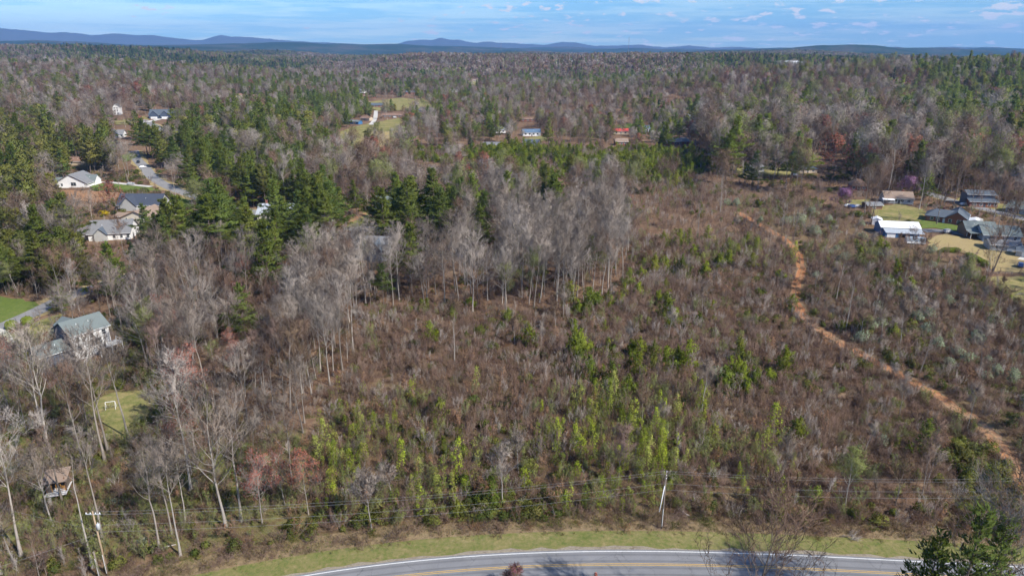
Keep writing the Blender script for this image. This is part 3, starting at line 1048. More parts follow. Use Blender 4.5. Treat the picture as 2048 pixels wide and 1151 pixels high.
# --- white two-storey house with deck, lower left
r, L = house_at('house', 'white two-storey house with blue-grey gable end, green-grey roof and raised rear deck', (152, 722), (226, 697), 10.5, vis=1.0)
block(r, 0, 0, L, 9.5, 7.4, 2.6, 'along', 'white', 'r_green', 0.5)
gb = MB().add([(-0.03, 0, -.8), (-0.03, 0, 7.4), (-0.03, 4.75, 10.0), (-0.03, 9.5, 7.4), (-0.03, 9.5, -.8)], [(0, 1, 2, 3, 4)])
gb.slab([(-0.06, 0.01, -.7), (-0.03, 0.01, -.7), (-0.03, 0.02, -.7), (-0.06, 0.02, -.7)], 0.01)
gb.build('gable_wall', M['slateblue'], r)
block(r, -7.5, 1.5, 7.4, 7.0, 3.6, 1.9, 'along', 'slateblue', 'r_green', 0.45)
block(r, 1.5, 9.55, 5.0, 3.0, 7.2, 1.5, 'across', 'slateblue', 'r_green', 0.4)
for u, v in ((1.0, 5.2), (4.6, 5.2), (7.9, 5.2), (9.2, 5.2), (11.4, 3.0), (1.2, 2.7)):
    if u < L - 1.2:
        window(r, 'f', u, v)
for u in (4.7, 5.65, 6.6):
    window(r, 'f', u, 2.7, 0.85, 2.0)
window(r, 'f', 2.0, 0.3)
door(r, 'f', 7.8, 0.0)
dk = MB().box(5.0, -3.6, 2.45, L + 1.4, -0.08, 2.62)
deck = dk.build('deck', M['deckwood'], r)
for px_, py_ in ((5.1, -3.5), (8.2, -3.5), (L + 1.2, -3.5), (L + 1.2, -0.3)):
    MB().box(px_ - .09, py_ - .09, -.7, px_ + .09, py_ + .09, 3.6).build('post', M['trim'], r)
rl = MB().box(5.1, -3.58, 3.5, L + 1.3, -3.48, 3.6).box(L + 1.2, -3.45, 3.5, L + 1.3, -0.1, 3.6)
rl.build('handrail', M['trim'], r)
bal = MB()
for i in range(40):
    xx = 5.2 + i * (L - 4) / 40
    bal.box(xx, -3.55, 2.65, xx + .05, -3.5, 3.5)
bal.build('balusters', M['trim'], r)
st_ = MB()
for i in range(11):
    st_.box(4.85 - .36 * (i + 1), -3.4, 2.35 - i * .22, 4.95 - .36 * i, -2.2, 2.42 - i * .22)
st_.build('stairs', M['deckwood'], r)
MB().slab([(0.8, -3.46, .95), (0.8, -3.36, .95), (4.95, -3.36, 3.6), (4.95, -3.46, 3.6)], .1).build('stair_rail', M['trim'], r)

# --- white gabled house on the rise, upper left
r, L = house_at('house', 'white gable-fronted house with grey roof beside a green lawn, upper left', (110, 375), (175, 375), 17)
block(r, 0, 0, L, 15, 2.6, 5.2, 'across', 'white', 'r_grey', 0.6)
block(r, -6.5, 4.5, 6.4, 9, 2.6, 2.0, 'along', 'white', 'r_green', 0.5)
block(r, L * .55, 7.0, L * .5, 7.0, 3.0, 3.0, 'along', 'white', 'r_green', 0.5)
for u in (L * .52, L * .60):
    window(r, 'f', u, 1.2, 1.2, 1.8, frame='dtrim')
window(r, 'f', L * .2, 1.0, 1.2, 1.5)
MB().box(L * .2, -1.8, 0, L * .45, -0.05, .25).build('patio', M['concrete'], r)

# --- navy roof
r, L = house_at('house', 'house with dark navy roof and front gable behind the cream gabled house', (236, 420), (322, 420), 11)
block(r, 0, 0, L, 11, 2.9, 4.6, 'along', 'greyside', 'r_navy', 0.5)
block(r, L * .12, -2.2, L * .36, 7, 2.9, 4.2, 'across', 'greyside', 'r_navy', 0.4)
for u in (2, 10, 13, 16):
    window(r, 'f', min(u, L - 2), 1.0, 1.2, 1.4)
door(r, 'f', L * .6, 0)
# --- cream gable, tan roof
r, L = house_at('house', 'cream house with tan shingle roof and a row of dark cypresses in front', (244, 446), (302, 448), 16)
block(r, 0, 0, L, 15, 2.9, 3.2, 'across', 'cream', 'r_tan', 0.6)
block(r, L + .03, 5, 5.0, 8, 2.9, 2.3, 'along', 'cream', 'r_tan', 0.4)
block(r, -6.0, 3.0, 5.9, 7, 2.4, 1.2, 'along', 'tanside', 'r_tan', 0.4)
window(r, 'f', L * .16, 1.2, 0.7, 1.5)
window(r, 'f', L * .36, 1.2, 0.7, 1.5)
window(r, 'f', L * .7, 1.2, 1.0, 1.4)
# --- grey roof with white right-hand gable
r, L = house_at('house', 'house with weathered grey roof, dormer and white gable end among pines', (178, 482), (262, 478), 12)
block(r, 0, 0, L, 12, 3.4, 4.4, 'along', 'white', 'r_grey', 0.6)
block(r, -6, 2, 5.9, 9, 3.0, 2.6, 'along', 'greyside', 'r_grey', 0.5, hip=2.0)
block(r, 3, -1.6, 5.0, 6, 3.2, 2.4, 'across', 'greyside', 'r_slate', 0.4)
for u in (10, 13, 16):
    window(r, 'f', min(u, L - 1.5), 1.0, 1.1, 1.4)
window(r, 'r', 3, 1.0, 1.0, 1.4, off=L)
window(r, 'r', 7, 1.0, 1.0, 1.4, off=L)
# --- metal roofed house among the pines
r, L = house_at('house', 'cream house with pale metal roof half hidden behind tall pines', (516, 445), (590, 444), 12, vis=.35)
block(r, 0, 0, L, 12, 4.4, 3.6, 'along', 'cream', 'r_metal', 0.6)
block(r, L * .35, -2.0, 8, 8, 4.4, 3.4, 'across', 'cream', 'r_metal', 0.5)
for u in (2, 5, 15, 18):
    window(r, 'f', min(u, L - 1.5), 1.4, 1.1, 1.5)
for u in (L * .35 + 1.4, L * .35 + 4.6):
    window(r, 'f', u, 1.4, 1.2, 1.6, off=-2.0)
chimney(r, 3, 7, 6, 9.5)
# --- blue-grey house with green roof
r, L = house_at('house', 'small blue-grey house with green-grey roof at the head of a red clay drive', (751, 424), (793, 424), 10)
block(r, 0, 0, L, 9, 4.8, 2.6, 'along', 'bluegrey', 'r_green', 0.5)
block(r, L * .6, -1.8, 4.5, 5, 4.8, 2.2, 'across', 'slateblue', 'r_green', 0.4)
for u in (1.2, 4.0):
    window(r, 'f', u, 1.2)
    window(r, 'f', u, 3.2, 0.95, 1.1)
# --- grey roof house behind the bare stand
r, L = house_at('house', 'grey-roofed house with blue dormer gable behind the bare hardwood stand', (703, 520), (772, 522), 13, vis=.35)
block(r, 0, 0, L, 12, 5.0, 3.4, 'along', 'greyside', 'r_grey', 0.5)
block(r, L * .55, -2.0, 5.0, 8, 5.2, 2.8, 'across', 'slateblue', 'r_slate', 0.45)
for u in (1.5, 4.5, 13.5):
    window(r, 'f', min(u, L - 1.6), 1.0)
    window(r, 'f', min(u, L - 1.6), 3.3, 1, 1.1)
window(r, 'f', L * .55 + 1.8, 3.3, off=-2.0)
# --- houses on the far left slope
r, L = house_at('house', 'narrow tall white house on the far left wooded slope', (227, 230), (241, 230), 14)
block(r, 0, 0, L, 12, 8.5, 3.4, 'across', 'white', 'r_grey', 0.4)
for u in (L * .2, L * .6):
    for v in (1.2, 4.2, 7.0):
        window(r, 'f', u, v, 1.2, 1.5)
r, L = house_at('house', 'large slate-blue house with twin garage gables above a pale drive', (298, 237), (346, 238), 16)
block(r, 0, 0, L, 14, 4.2, 5.5, 'along', 'slateblue', 'r_slate', 0.5)
for k in (0.06, 0.52):
    block(r, L * k, -2.5, 10, 8, 4.2, 4.6, 'across', 'slateblue', 'r_slate', 0.5)
    gd = MB().box(L * k + 1.5, -2.58, 0.05, L * k + 8.5, -2.52, 2.7)
    gd.build('garage_door', M['trim'], r)
r, L = house_at('house', 'tan house with brown-grey roof and arched white front on the far left slope', (408, 255), (439, 255), 13)
block(r, 0, 0, L, 12, 6.6, 3.4, 'along', 'tanside', 'r_tan', 0.5)
block(r, L * .42, -1.5, 9, 6, 7.0, 3.2, 'across', 'cream', 'r_tan', 0.4)
for u in (2, 5):
    window(r, 'f', u, 1.2, 1.4, 1.6)
    window(r, 'f', u, 4.2, 1.4, 1.4)
window(r, 'f', L * .42 + 3.5, 5.0, 1.8, 1.8, off=-1.5)
r, L = house_at('house', 'white house with dark gable half hidden behind a pine, far left', (221, 276), (247, 275), 11)
block(r, 0, 0, L, 10, 3.4, 3.0, 'along', 'white', 'r_grey', 0.5)
block(r, .8, -1.6, 6, 6, 3.4, 3.0, 'across', 'slateblue', 'r_slate', 0.4)
for u in (8.5, 11.5, 14):
    window(r, 'f', min(u, L - 1.6), 1.0, 1.3, 1.5)
r, L = house_at('house', 'brown-roofed house tucked among olive pines above the white gabled house', (137, 330), (163, 330), 9)
block(r, 0, 0, L, 9, 2.6, 2.4, 'along', 'tanside', 'r_brown', 0.5)
window(r, 'f', 2, 1, 1.2, 1.3)


def simple(label, p0, p1, depth, hw, rise, wall, roof, ridge='along', hip=0, chim=False, nw=3, cat='house', name='house', ov=0.5, group=None, pad=3.0, vis=.75):
    r, L = house_at(name, label, p0, p1, depth, cat, group, pad=pad, vis=vis)
    block(r, 0, 0, L, depth, hw, rise, ridge, wall, roof, ov, hip=hip)
    for i in range(nw):
        window(r, 'f', L * (i + .6) / (nw + .4) - .5, hw * .38, min(1.6, L / (nw * 2.2)), min(1.5, hw * .42))
    if nw:
        door(r, 'f', L * .5 - .4, 0)
    if chim:
        chimney(r, L * .7, depth * .55, hw, hw + rise + 1.0)
    return r, L


simple('low dark teal mobile home beside parked cars by the tan field', (683, 247), (717, 249), 7, 3.0, 1.0, 'bluemetal', 'r_green', nw=3)
simple('tan wooden shed beside the teal mobile home', (721, 241), (739, 242), 7, 3.0, 1.6, 'tanside', 'r_brown', nw=1, cat='shed', name='shed')
simple('brick house with grey-blue hipped roof beyond the green field', (737, 215), (767, 215), 11, 3.0, 2.6, 'brick', 'r_slate', hip=3.0, chim=True, nw=4)
simple('long brown ranch house at the edge of the tan field', (764, 236), (806, 236), 10, 3.2, 2.0, 'brownwood', 'r_brown', nw=4)
simple('house with pale grey roof behind the dark pine row', (836, 224), (862, 226), 11, 3.0, 2.4, 'greyside', 'r_grey', nw=3)
simple('white house with blue roof in the far neighbourhood behind the brush lot', (1046, 272), (1081, 272), 10, 3.4, 2.6, 'white', 'r_blue', nw=4)
simple('white and grey ranch house beside dark cedars behind the brush lot', (986, 266), (1012, 266), 9, 3.0, 2.2, 'white', 'r_grey', nw=3)
simple('low grey house behind bare trees at the top edge of the lot', (966, 296), (1002, 297), 9, 2.8, 1.8, 'tanside', 'r_grey', nw=3)
simple('low blue-grey house under the blue-roofed one at the top edge of the lot', (1046, 290), (1078, 291), 9, 2.8, 1.8, 'bluegrey', 'r_slate', nw=3)
simple('bright red metal-roofed house in the far neighbourhood', (1227, 269), (1257, 269), 9, 3.2, 2.0, 'tanside', 'r_red', nw=3)
simple('red brick house with tan roof below the red-roofed one', (1231, 291), (1256, 291), 9, 3.4, 2.2, 'brick', 'r_tan', nw=3)
simple('blue and white house between dark cedars in the far neighbourhood', (1289, 264), (1308, 264), 8, 3.6, 2.2, 'white', 'r_blue', nw=2)
simple('brick house with grey roof at the top right corner of the brush lot', (1334, 292), (1378, 290), 10, 3.4, 2.4, 'brick', 'r_grey', nw=4, chim=True)
simple('dark red-brown two-storey house under bare trees, middle distance', (953, 248), (975, 249), 9, 5.6, 2.2, 'brick', 'r_brown', nw=3)
simple('long red-roofed low house behind trees in the middle distance', (1040, 243), (1072, 243), 9, 2.8, 1.8, 'brick', 'r_brown', nw=3)
simple('white house far beyond the fields beside lime green trees', (718, 186), (734, 186), 9, 4.6, 2.4, 'white', 'r_grey', nw=2)
simple('small brick house far beyond the fields', (728, 196), (752, 196), 9, 3.0, 2.0, 'brick', 'r_brown', nw=3)
simple('orange brick house beside dark cedar in the distance', (812, 188), (830, 188), 9, 3.6, 2.2, 'brick', 'r_slate', nw=2)
simple('pale grey barn roof in the distance right of the fields', (900, 184), (915, 184), 11, 3.4, 2.0, 'whitemetal', 'r_metal', nw=1)
simple('tan house in the clearing on the far central hillside', (945, 164), (962, 164), 12, 3.6, 2.6, 'cream', 'r_tan', nw=3)
simple('pale house roof among bare trees, left of the round dark evergreen', (466, 196), (486, 196), 10, 4.0, 2.4, 'tanside', 'r_brown', nw=3)
simple('low brown house among trees left of the round dark evergreen', (500, 196), (524, 197), 10, 3.0, 2.0, 'brownwood', 'r_brown', nw=3)
simple('blue-grey house among trees on the far left ridge', (120, 216), (144, 216), 10, 4.6, 2.6, 'bluegrey', 'r_slate', nw=3)
simple('white house beside red maple left of the round dark evergreen', (565, 214), (582, 214), 9, 3.0, 2.0, 'white', 'r_green', nw=2)
simple('white-walled house among pines behind the upper left street', (362, 330), (400, 332), 9, 3.4, 2.2, 'white', 'r_grey', nw=3)

# --- neighbourhood on the right
r, L = house_at('house', 'long brick ranch house with slate-blue hipped roof and white carport', (1850, 441), (1932, 451), 12)
block(r, 0, 0, L, 11, 2.9, 2.4, 'along', 'brick', 'r_slate', 0.6, hip=4.0)
block(r, L * .48, -1.2, 9, 15, 3.0, 3.0, 'across', 'brick', 'r_slate', 0.6)
block(r, L + .4, -1.0, 5.5, 7, 2.6, 0.7, 'across', 'whitemetal', 'whitemetal', 0.2, wname='carport', rname='carport_roof')
for u in (2, 4.5, 8):
    window(r, 'f', u, 1.0, 1.2, 1.3)
door(r, 'f', L * .42, 0, mat='trim')
for u in (L * .48 + 1.5, L * .48 + 5):
    window(r, 'f', u, 1.0, 1.2, 1.3, off=-1.2)
chimney(r, L * .38, 7, 2.9, 6.3)
r, L = house_at('barn', 'blue metal barn with bright white metal roof and blue lean-to', (1766, 474), (1846, 478), 13, 'barn')
block(r, 0, 4.5, L, 9, 3.6, 1.8, 'along', 'bluemetal', 'whitemetal', 0.3)
lt = MB().slab([(0.8, -.4, 2.3), (L + .3, -.4, 2.3), (L + .3, 4.35, 3.3), (0.8, 4.35, 3.3)], .12)
lt.build('lean_to_roof', M['r_metal'], r)
MB().box(0.9, 0, -.6, L * .4, 4.3, 2.15).build('lean_to_wall', M['bluemetal'], r)
for i in range(5):
    x_ = L * .45 + i * (L * .54) / 4.2
    MB().box(x_, 0, -.5, x_ + .12, .12, 2.2).build('post', M['pole_d'], r)
MB().box(1.5, -.06, 0.05, 5.0, 0.0 - .01, 2.1).build('garage_door', M['whitemetal'], r)
r, L = house_at('trailer', 'long white trailer parked below the blue metal barn', (1812, 488), (1850, 490), 3.0, 'trailer', pad=1.5)
MB().box(0, 0, 0.55, L, 2.6, 2.9).build('body', M['bluegrey'], r)
MB().box(.2, -.05, 0.5, L - .2, -.01, 1.3).build('skirt', M['trim'], r)
for i in range(4):
    wx = 1.0 + i * (L - 2) / 3
    MB().tube([(wx, 0.02, .45), (wx, .34, .45)], .45, 12).build('wheel', M['rubber'], r)
r, L = house_at('house', 'blue-grey house with dark green roof and open red-brown porch by the dry lawn', (1965, 482), (2040, 486), 14)
block(r, 0, 0, L, 11, 3.2, 3.0, 'along', 'bluegrey', 'r_green', 0.6)
block(r, -4.5, 6.0, 12, 10, 3.6, 2.8, 'along', 'brownwood', 'r_green', 0.6)
window(r, 'l', 4, 1.3, 1.0, 1.3, off=0)
for u in (3, 7, 12):
    window(r, 'f', u, 1.2, 1.1, 1.3)
MB().box(-4.4, 1.6, -.4, -.05, 5.9, .5).build('porch', M['brownwood'], r)
for py_ in (1.7, 5.7):
    MB().box(-4.35, py_, .5, -4.2, py_ + .15, 3.0).build('post', M['trim'], r)
MB().slab([(-4.7, 1.3, 3.0), (.2, 1.3, 3.25), (.2, 5.95, 3.25), (-4.7, 5.95, 3.0)], .12).build('porch_roof', M['r_green'], r)
r, L = house_at('garage', 'low grey outbuilding with shallow grey roof on the dry lawn', (1978, 500), (2042, 505), 9, 'garage')
block(r, 0, 0, L, 8, 2.6, 1.3, 'along', 'greyside', 'r_grey', 0.4)
MB().box(L * .55, -.07, .02, L * .8, -.01, 2.2).build('garage_door', M['trim'], r)
window(r, 'f', 2, 1.1)
r, L = house_at('shed', 'small white-fronted shed at the right edge below the grey outbuilding', (2030, 512), (2070, 518), 6, 'shed')
block(r, 0, 0, L, 6, 2.4, 1.2, 'along', 'greyside', 'r_slate', 0.3)
MB().box(-4.5, -5.0, -.3, 4.0, -.4, .18).build('patio', M['concrete'], r)
door(r, 'f', 2, 0, mat='trim')
r, L = house_at('house', 'two-storey slate house with long grey-blue roofs across the right-hand street', (1938, 414), (1994, 416), 13)
block(r, 0, 0, L, 6.0, 3.2, 0.8, 'along', 'brick', 'r_slate', 0.6)
block(r, 0, 4.2, L, 8, 6.2, 1.6, 'along', 'slateblue', 'r_slate', 0.5)
for u in (2, 5, 9, 12):
    window(r, 'f', u, 1.0, 1.2, 1.3)
door(r, 'f', L * .5, 0)
simple('house with warm brown hipped roof beside a yellow-green tree', (1700, 380), (1734, 382), 11, 2.9, 3.0, 'brick', 'r_brown', hip=4.0, nw=3)
r, L = simple('grey-roofed house with white porch behind the purple redbud', (1768, 406), (1826, 409), 11, 3.0, 2.8, 'greyside', 'r_tan', nw=4, chim=True)
MB().slab([(-1.5, -3.0, 2.5), (4.5, -3.0, 2.5), (4.5, -.1, 2.9), (-1.5, -.1, 2.9)], .12).build('porch_roof', M['whitemetal'], r)
for u in (-1.3, 4.2):
    MB().box(u, -2.9, -.4, u + .12, -2.78, 2.4).build('post', M['trim'], r)
simple('small brown wooden shed with grey roof on the green lawn', (1734, 419), (1764, 419), 6, 2.4, 1.0, 'brownwood', 'r_grey', nw=1, cat='shed', name='shed')
simple('small white metal shed left of the blue barn', (1742, 449), (1763, 451), 5, 2.4, 0.9, 'whitemetal', 'whitemetal', 'across', nw=0, cat='shed', name='shed', ov=.15)
simple('house with grey hipped roof behind the upper right corner of the lot', (1596, 346), (1634, 346), 11, 2.8, 2.6, 'tanside', 'r_slate', hip=4.0, nw=3)
simple('white-trimmed brown house behind bare trees right of the lot corner', (1590, 326), (1620, 325), 9, 4.6, 2.0, 'brownwood', 'r_grey', nw=3)
simple('low white house among trees above the lot corner', (1500, 344), (1528, 344), 8, 2.6, 1.6, 'white', 'r_grey', nw=3)
simple('grey-roofed house deep among the right-hand trees', (1950, 312), (1990, 314), 11, 4.6, 2.8, 'tanside', 'r_tan', nw=3)
simple('dark house under tall bare trees at the right edge', (2020, 352), (2062, 356), 11, 4.2, 2.6, 'bluegrey', 'r_slate', nw=3)
simple('grey house beyond the street at the right edge', (2010, 424), (2060, 432), 11, 3.0, 2.6, 'greyside', 'r_green', nw=3)
simple('white house deep in the right-hand woods', (1640, 262), (1662, 262), 10, 4.0, 2.4, 'white', 'r_grey', nw=3)
simple('pale house on the wooded ridge, upper right', (1808, 176), (1824, 176), 10, 4.6, 2.6, 'white', 'r_brown', nw=2)
simple('grey-roofed house behind lime green trees, upper middle right', (1605, 246), (1625, 246), 10, 3.4, 2.2, 'greyside', 'r_grey', nw=2)
simple('pale house among bare trees left of the upper right woods', (1376, 240), (1400, 240), 10, 3.4, 2.2, 'cream', 'r_grey', nw=3)
# far hill buildings
for lab, p0, p1, dp, hw, wl, rf in (
        ('long white warehouse roof in the distant valley, upper right', (1556, 132), (1606, 132), 60, 9, 'whitemetal', 'whitemetal'),
        ('blue-roofed hall on the far hilltop', (1130, 125), (1146, 124), 24, 7, 'whitemetal', 'r_blue'),
        ('white houses row end on the far hill, leftmost roof', (1086, 129), (1096, 129), 16, 6, 'white', 'r_metal'),
        ('white house on the far hill beside the row end', (1100, 128), (1112, 128), 16, 6, 'white', 'r_grey'),
        ('white house on the far hilltop field', (1211, 115), (1219, 115), 16, 6, 'white', 'r_grey'),
        ('white barn on the far hilltop field, right of the house', (1230, 114), (1238, 114), 16, 6, 'white', 'r_metal'),
        ('pale apartment block on the far right ridge', (1897, 121), (1906, 121), 20, 14, 'cream', 'r_brown'),
        ('second pale block on the far right ridge', (1910, 121), (1918, 121), 20, 14, 'cream', 'r_brown')):
    simple(lab, p0, p1, dp, hw, hw * .4, wl, rf, nw=4, pad=12, ov=1.0, cat='building', name='building')

# ------------------------------------------------------------------ plant meshes
def unit(v):
    return v / (np.linalg.norm(v, axis=-1, keepdims=True) + 1e-9)


def cones(p0, p1, r0, r1, sides=3):
    """tapered prisms for N segments -> verts, triangles"""
    p0, p1 = np.asarray(p0, float), np.asarray(p1, float)
    r0, r1 = np.asarray(r0, float), np.asarray(r1, float)
    d = unit(p1 - p0)
    ref = np.where(np.abs(d[:, 2:3]) > 0.9, np.array([[1.0, 0, 0]]), np.array([[0, 0, 1.0]]))
    a = unit(np.cross(d, ref))
    b = np.cross(d, a)
    th = 2 * np.pi * np.arange(sides) / sides
    off = a[:, None, :] * np.cos(th)[None, :, None] + b[:, None, :] * np.sin(th)[None, :, None]
    v = np.concatenate([p0[:, None] + off * r0[:, None, None], p1[:, None] + off * r1[:, None, None]], 1)
    N = len(p0)
    k = np.arange(sides)
    k2 = (k + 1) % sides
    t = np.concatenate([np.stack([k, k2, k2 + sides], 1), np.stack([k, k2 + sides, k + sides], 1)])
    f = (t[None] + (np.arange(N) * 2 * sides)[:, None, None]).reshape(-1, 3)
    return v.reshape(-1, 3), f


def spikes(p0, p1, r):
    """thin three-sided spikes (twigs): 3 triangles each"""
    p0, p1 = np.asarray(p0, float), np.asarray(p1, float)
    r = np.broadcast_to(np.asarray(r, float), (len(p0),))
    d = unit(p1 - p0)
    ref = np.where(np.abs(d[:, 2:3]) > 0.9, np.array([[1.0, 0, 0]]), np.array([[0, 0, 1.0]]))
    a = unit(np.cross(d, ref))
    b = np.cross(d, a)
    th = 2 * np.pi * np.arange(3) / 3
    ring = p0[:, None] + (a[:, None] * np.cos(th)[None, :, None] + b[:, None] * np.sin(th)[None, :, None]) * r[:, None, None]
    v = np.concatenate([ring, p1[:, None]], 1)
    t = np.array([(0, 1, 3), (1, 2, 3), (2, 0, 3)])
    f = (t[None] + (np.arange(len(p0)) * 4)[:, None, None]).reshape(-1, 3)
    return v.reshape(-1, 3), f


def shards(g, c, size, asp=0.5, updir=None, spread=1.0):
    """one leaf triangle per centre"""
    c = np.asarray(c, float)
    n = len(c)
    d = unit(g.normal(size=(n, 3)))
    if updir is not None:
        d = unit(d * spread + np.asarray(updir))
    s = unit(np.cross(d, g.normal(size=(n, 3))))
    sz = size * g.uniform(0.6, 1.4, n)[:, None]
    v = np.stack([c - d * sz * 0.5 + s * sz * asp * 0.5, c - d * sz * 0.5 - s * sz * asp * 0.5, c + d * sz * 0.5], 1)
    return v.reshape(-1, 3), np.arange(3 * n).reshape(-1, 3)


def cat(parts):
    vs, fs, n = [], [], 0
    for v, f in parts:
        if len(v) == 0:
            continue
        vs.append(v)
        fs.append(f + n)
        n += len(v)
    return np.concatenate(vs), np.concatenate(fs)


def deviate(g, d, lo, hi, n):
    """n unit vectors turned away from d by lo..hi radians"""
    a = g.uniform(lo, hi, n)[:, None]
    s = unit(np.cross(np.broadcast_to(d, (n, 3)), g.normal(size=(n, 3))))
    return unit(np.broadcast_to(d, (n, 3)) * np.cos(a) + s * np.sin(a))


def bare_tree(seed, H, cb=0.42, spread=0.26, dens=1.0, lod=0, lean=0.02, buds=None, fork=False):
    """returns (trunk geometry, crown geometry, bud geometry or None)"""
    g = np.random.default_rng(seed)
    n = 9
    zt = np.linspace(0, H * 0.93, n)
    wob = np.cumsum(g.normal(0, 0.010 * H, (n, 2)), 0) * (zt / H)[:, None] + np.outer(zt, g.normal(0, lean, 2))
    tp = np.column_stack([wob, zt])
    r0 = 0.0085 * H + 0.025
    tr = r0 * (1 - 0.92 * (zt / zt[-1]) ** 0.85)
    tr[0] *= 1.45
    T = [(tp[:-1], tp[1:], tr[:-1], tr[1:])]
    C = []
    TW = []          # twig spikes p0,p1,r
    ends = []
    nb = int(15 * dens) if lod < 2 else 7
    n2, n3, n4 = ((8, 6, 3), (6, 4, 0), (3, 2, 0))[lod]
    thick = (1.65, 2.4, 3.4)[lod]
    ts = np.sort(cb + (1 - cb) * g.uniform(0, 1, nb) ** 0.9)
    azs = np.cumsum(g.uniform(1.7, 3.0, nb))
    for t_, az_ in zip(ts, azs):
        u = (t_ - cb) / (1 - cb)
        p = np.array([np.interp(t_ * H * 0.93, zt, tp[:, 0]), np.interp(t_ * H * 0.93, zt, tp[:, 1]), t_ * H * 0.93])
        rb = np.interp(p[2], zt, tr) * g.uniform(0.4, 0.62)
        elv = math.radians(g.uniform(24, 50) + 22 * u)
        L = spread * H * (0.45 + 0.85 * math.sin(math.pi * min(1, 0.25 + 0.75 * (1 - u)) * 0.62)) * g.uniform(0.65, 1.15) * (1 - 0.35 * u)
        d = np.array([math.cos(az_) * math.cos(elv), math.sin(az_) * math.cos(elv), math.sin(elv)])
        pts = [p]
        dd = d
        for k in range(4):
            dd = unit(dd + g.normal(0, 0.13, 3) + np.array([0, 0, 0.10]))
            pts.append(pts[-1] + dd * L / 4)
        pts = np.array(pts)
        rad = rb * np.linspace(1, 0.22, 5) * (1 if lod == 0 else 1.25)
        T.append((pts[:-1], pts[1:], rad[:-1], rad[1:]))
        for s in np.linspace(0.28, 1.0, n2):
            s_ = min(1, s + g.uniform(-0.06, 0.06))
            i = min(3, int(s_ * 4))
            q = pts[i] + (pts[i + 1] - pts[i]) * (s_ * 4 - i)
            ax = unit(pts[i + 1] - pts[i])
            d2 = deviate(g, ax, 0.45, 0.95, 1)[0] if s < 0.97 else ax
            d2 = unit(d2 + np.array([0, 0, 0.28]))
            L2 = L * (0.52 * (1 - s_) + 0.24) * g.uniform(0.7, 1.25)
            m1 = q + d2 * L2 * 0.5
            d2b = unit(d2 + g.normal(0, 0.16, 3) + np.array([0, 0, 0.14]))
            m2 = m1 + d2b * L2 * 0.5
            r2 = max(0.018, 0.30 * rb * (1 - 0.6 * s_)) * thick ** 0.6
            C.append((np.array([q, m1]), np.array([m1, m2]), np.array([r2, r2 * 0.6]), np.array([r2 * 0.6, r2 * 0.25])))
            for w in np.linspace(0.25, 1.0, n3):
                b0 = q + (m1 - q) * (w * 2) if w < 0.5 else m1 + (m2 - m1) * (w * 2 - 1)
                d3 = unit(deviate(g, d2b, 0.3, 0.95, 1)[0] + np.array([0, 0, 0.25]))
                L3 = min(2.4, (0.5 + 0.32 * L2)) * g.uniform(0.6, 1.2)
                e3 = b0 + d3 * L3
                TW.append((b0, e3, 0.017 * thick))
                ends.append(e3)
                if n4:
                    d4 = deviate(g, d3, 0.3, 0.8, n4)
                    for k in range(n4):
                        s0 = b0 + d3 * L3 * g.uniform(0.35, 0.9)
                        e4 = s0 + d4[k] * L3 * g.uniform(0.35, 0.65)
                        TW.append((s0, e4, 0.0185))
                        ends.append(e4)
    trunk = cat([cones(*T[0], sides=7 if lod == 0 else 4)] + [cones(*s, sides=5 if lod == 0 else 3) for s in T[1:]])
    tw = spikes([a for a, _, _ in TW], [b for _, b, _ in TW], [c for _, _, c in TW])
    crown = cat([cones(*[np.concatenate([s[k] for s in C]) for k in range(4)], sides=3), tw])
    if lod == 1:
        e = np.repeat(np.array(ends), 3, 0)
        e = e + g.normal(0, 0.45, e.shape)
        crown = cat([crown, shards(g, e, 1.15, 0.085, (0, 0, 0.5), 1.0)])
    bud = None
    if buds:
        e = np.array(ends)
        sel = e[g.random(len(e)) < buds[0]]
        sel = np.repeat(sel, buds[2], 0) + g.normal(0, 0.16, (len(sel) * buds[2], 3))
        bud = shards(g, sel, buds[1], 0.6)
    return trunk, crown, bud


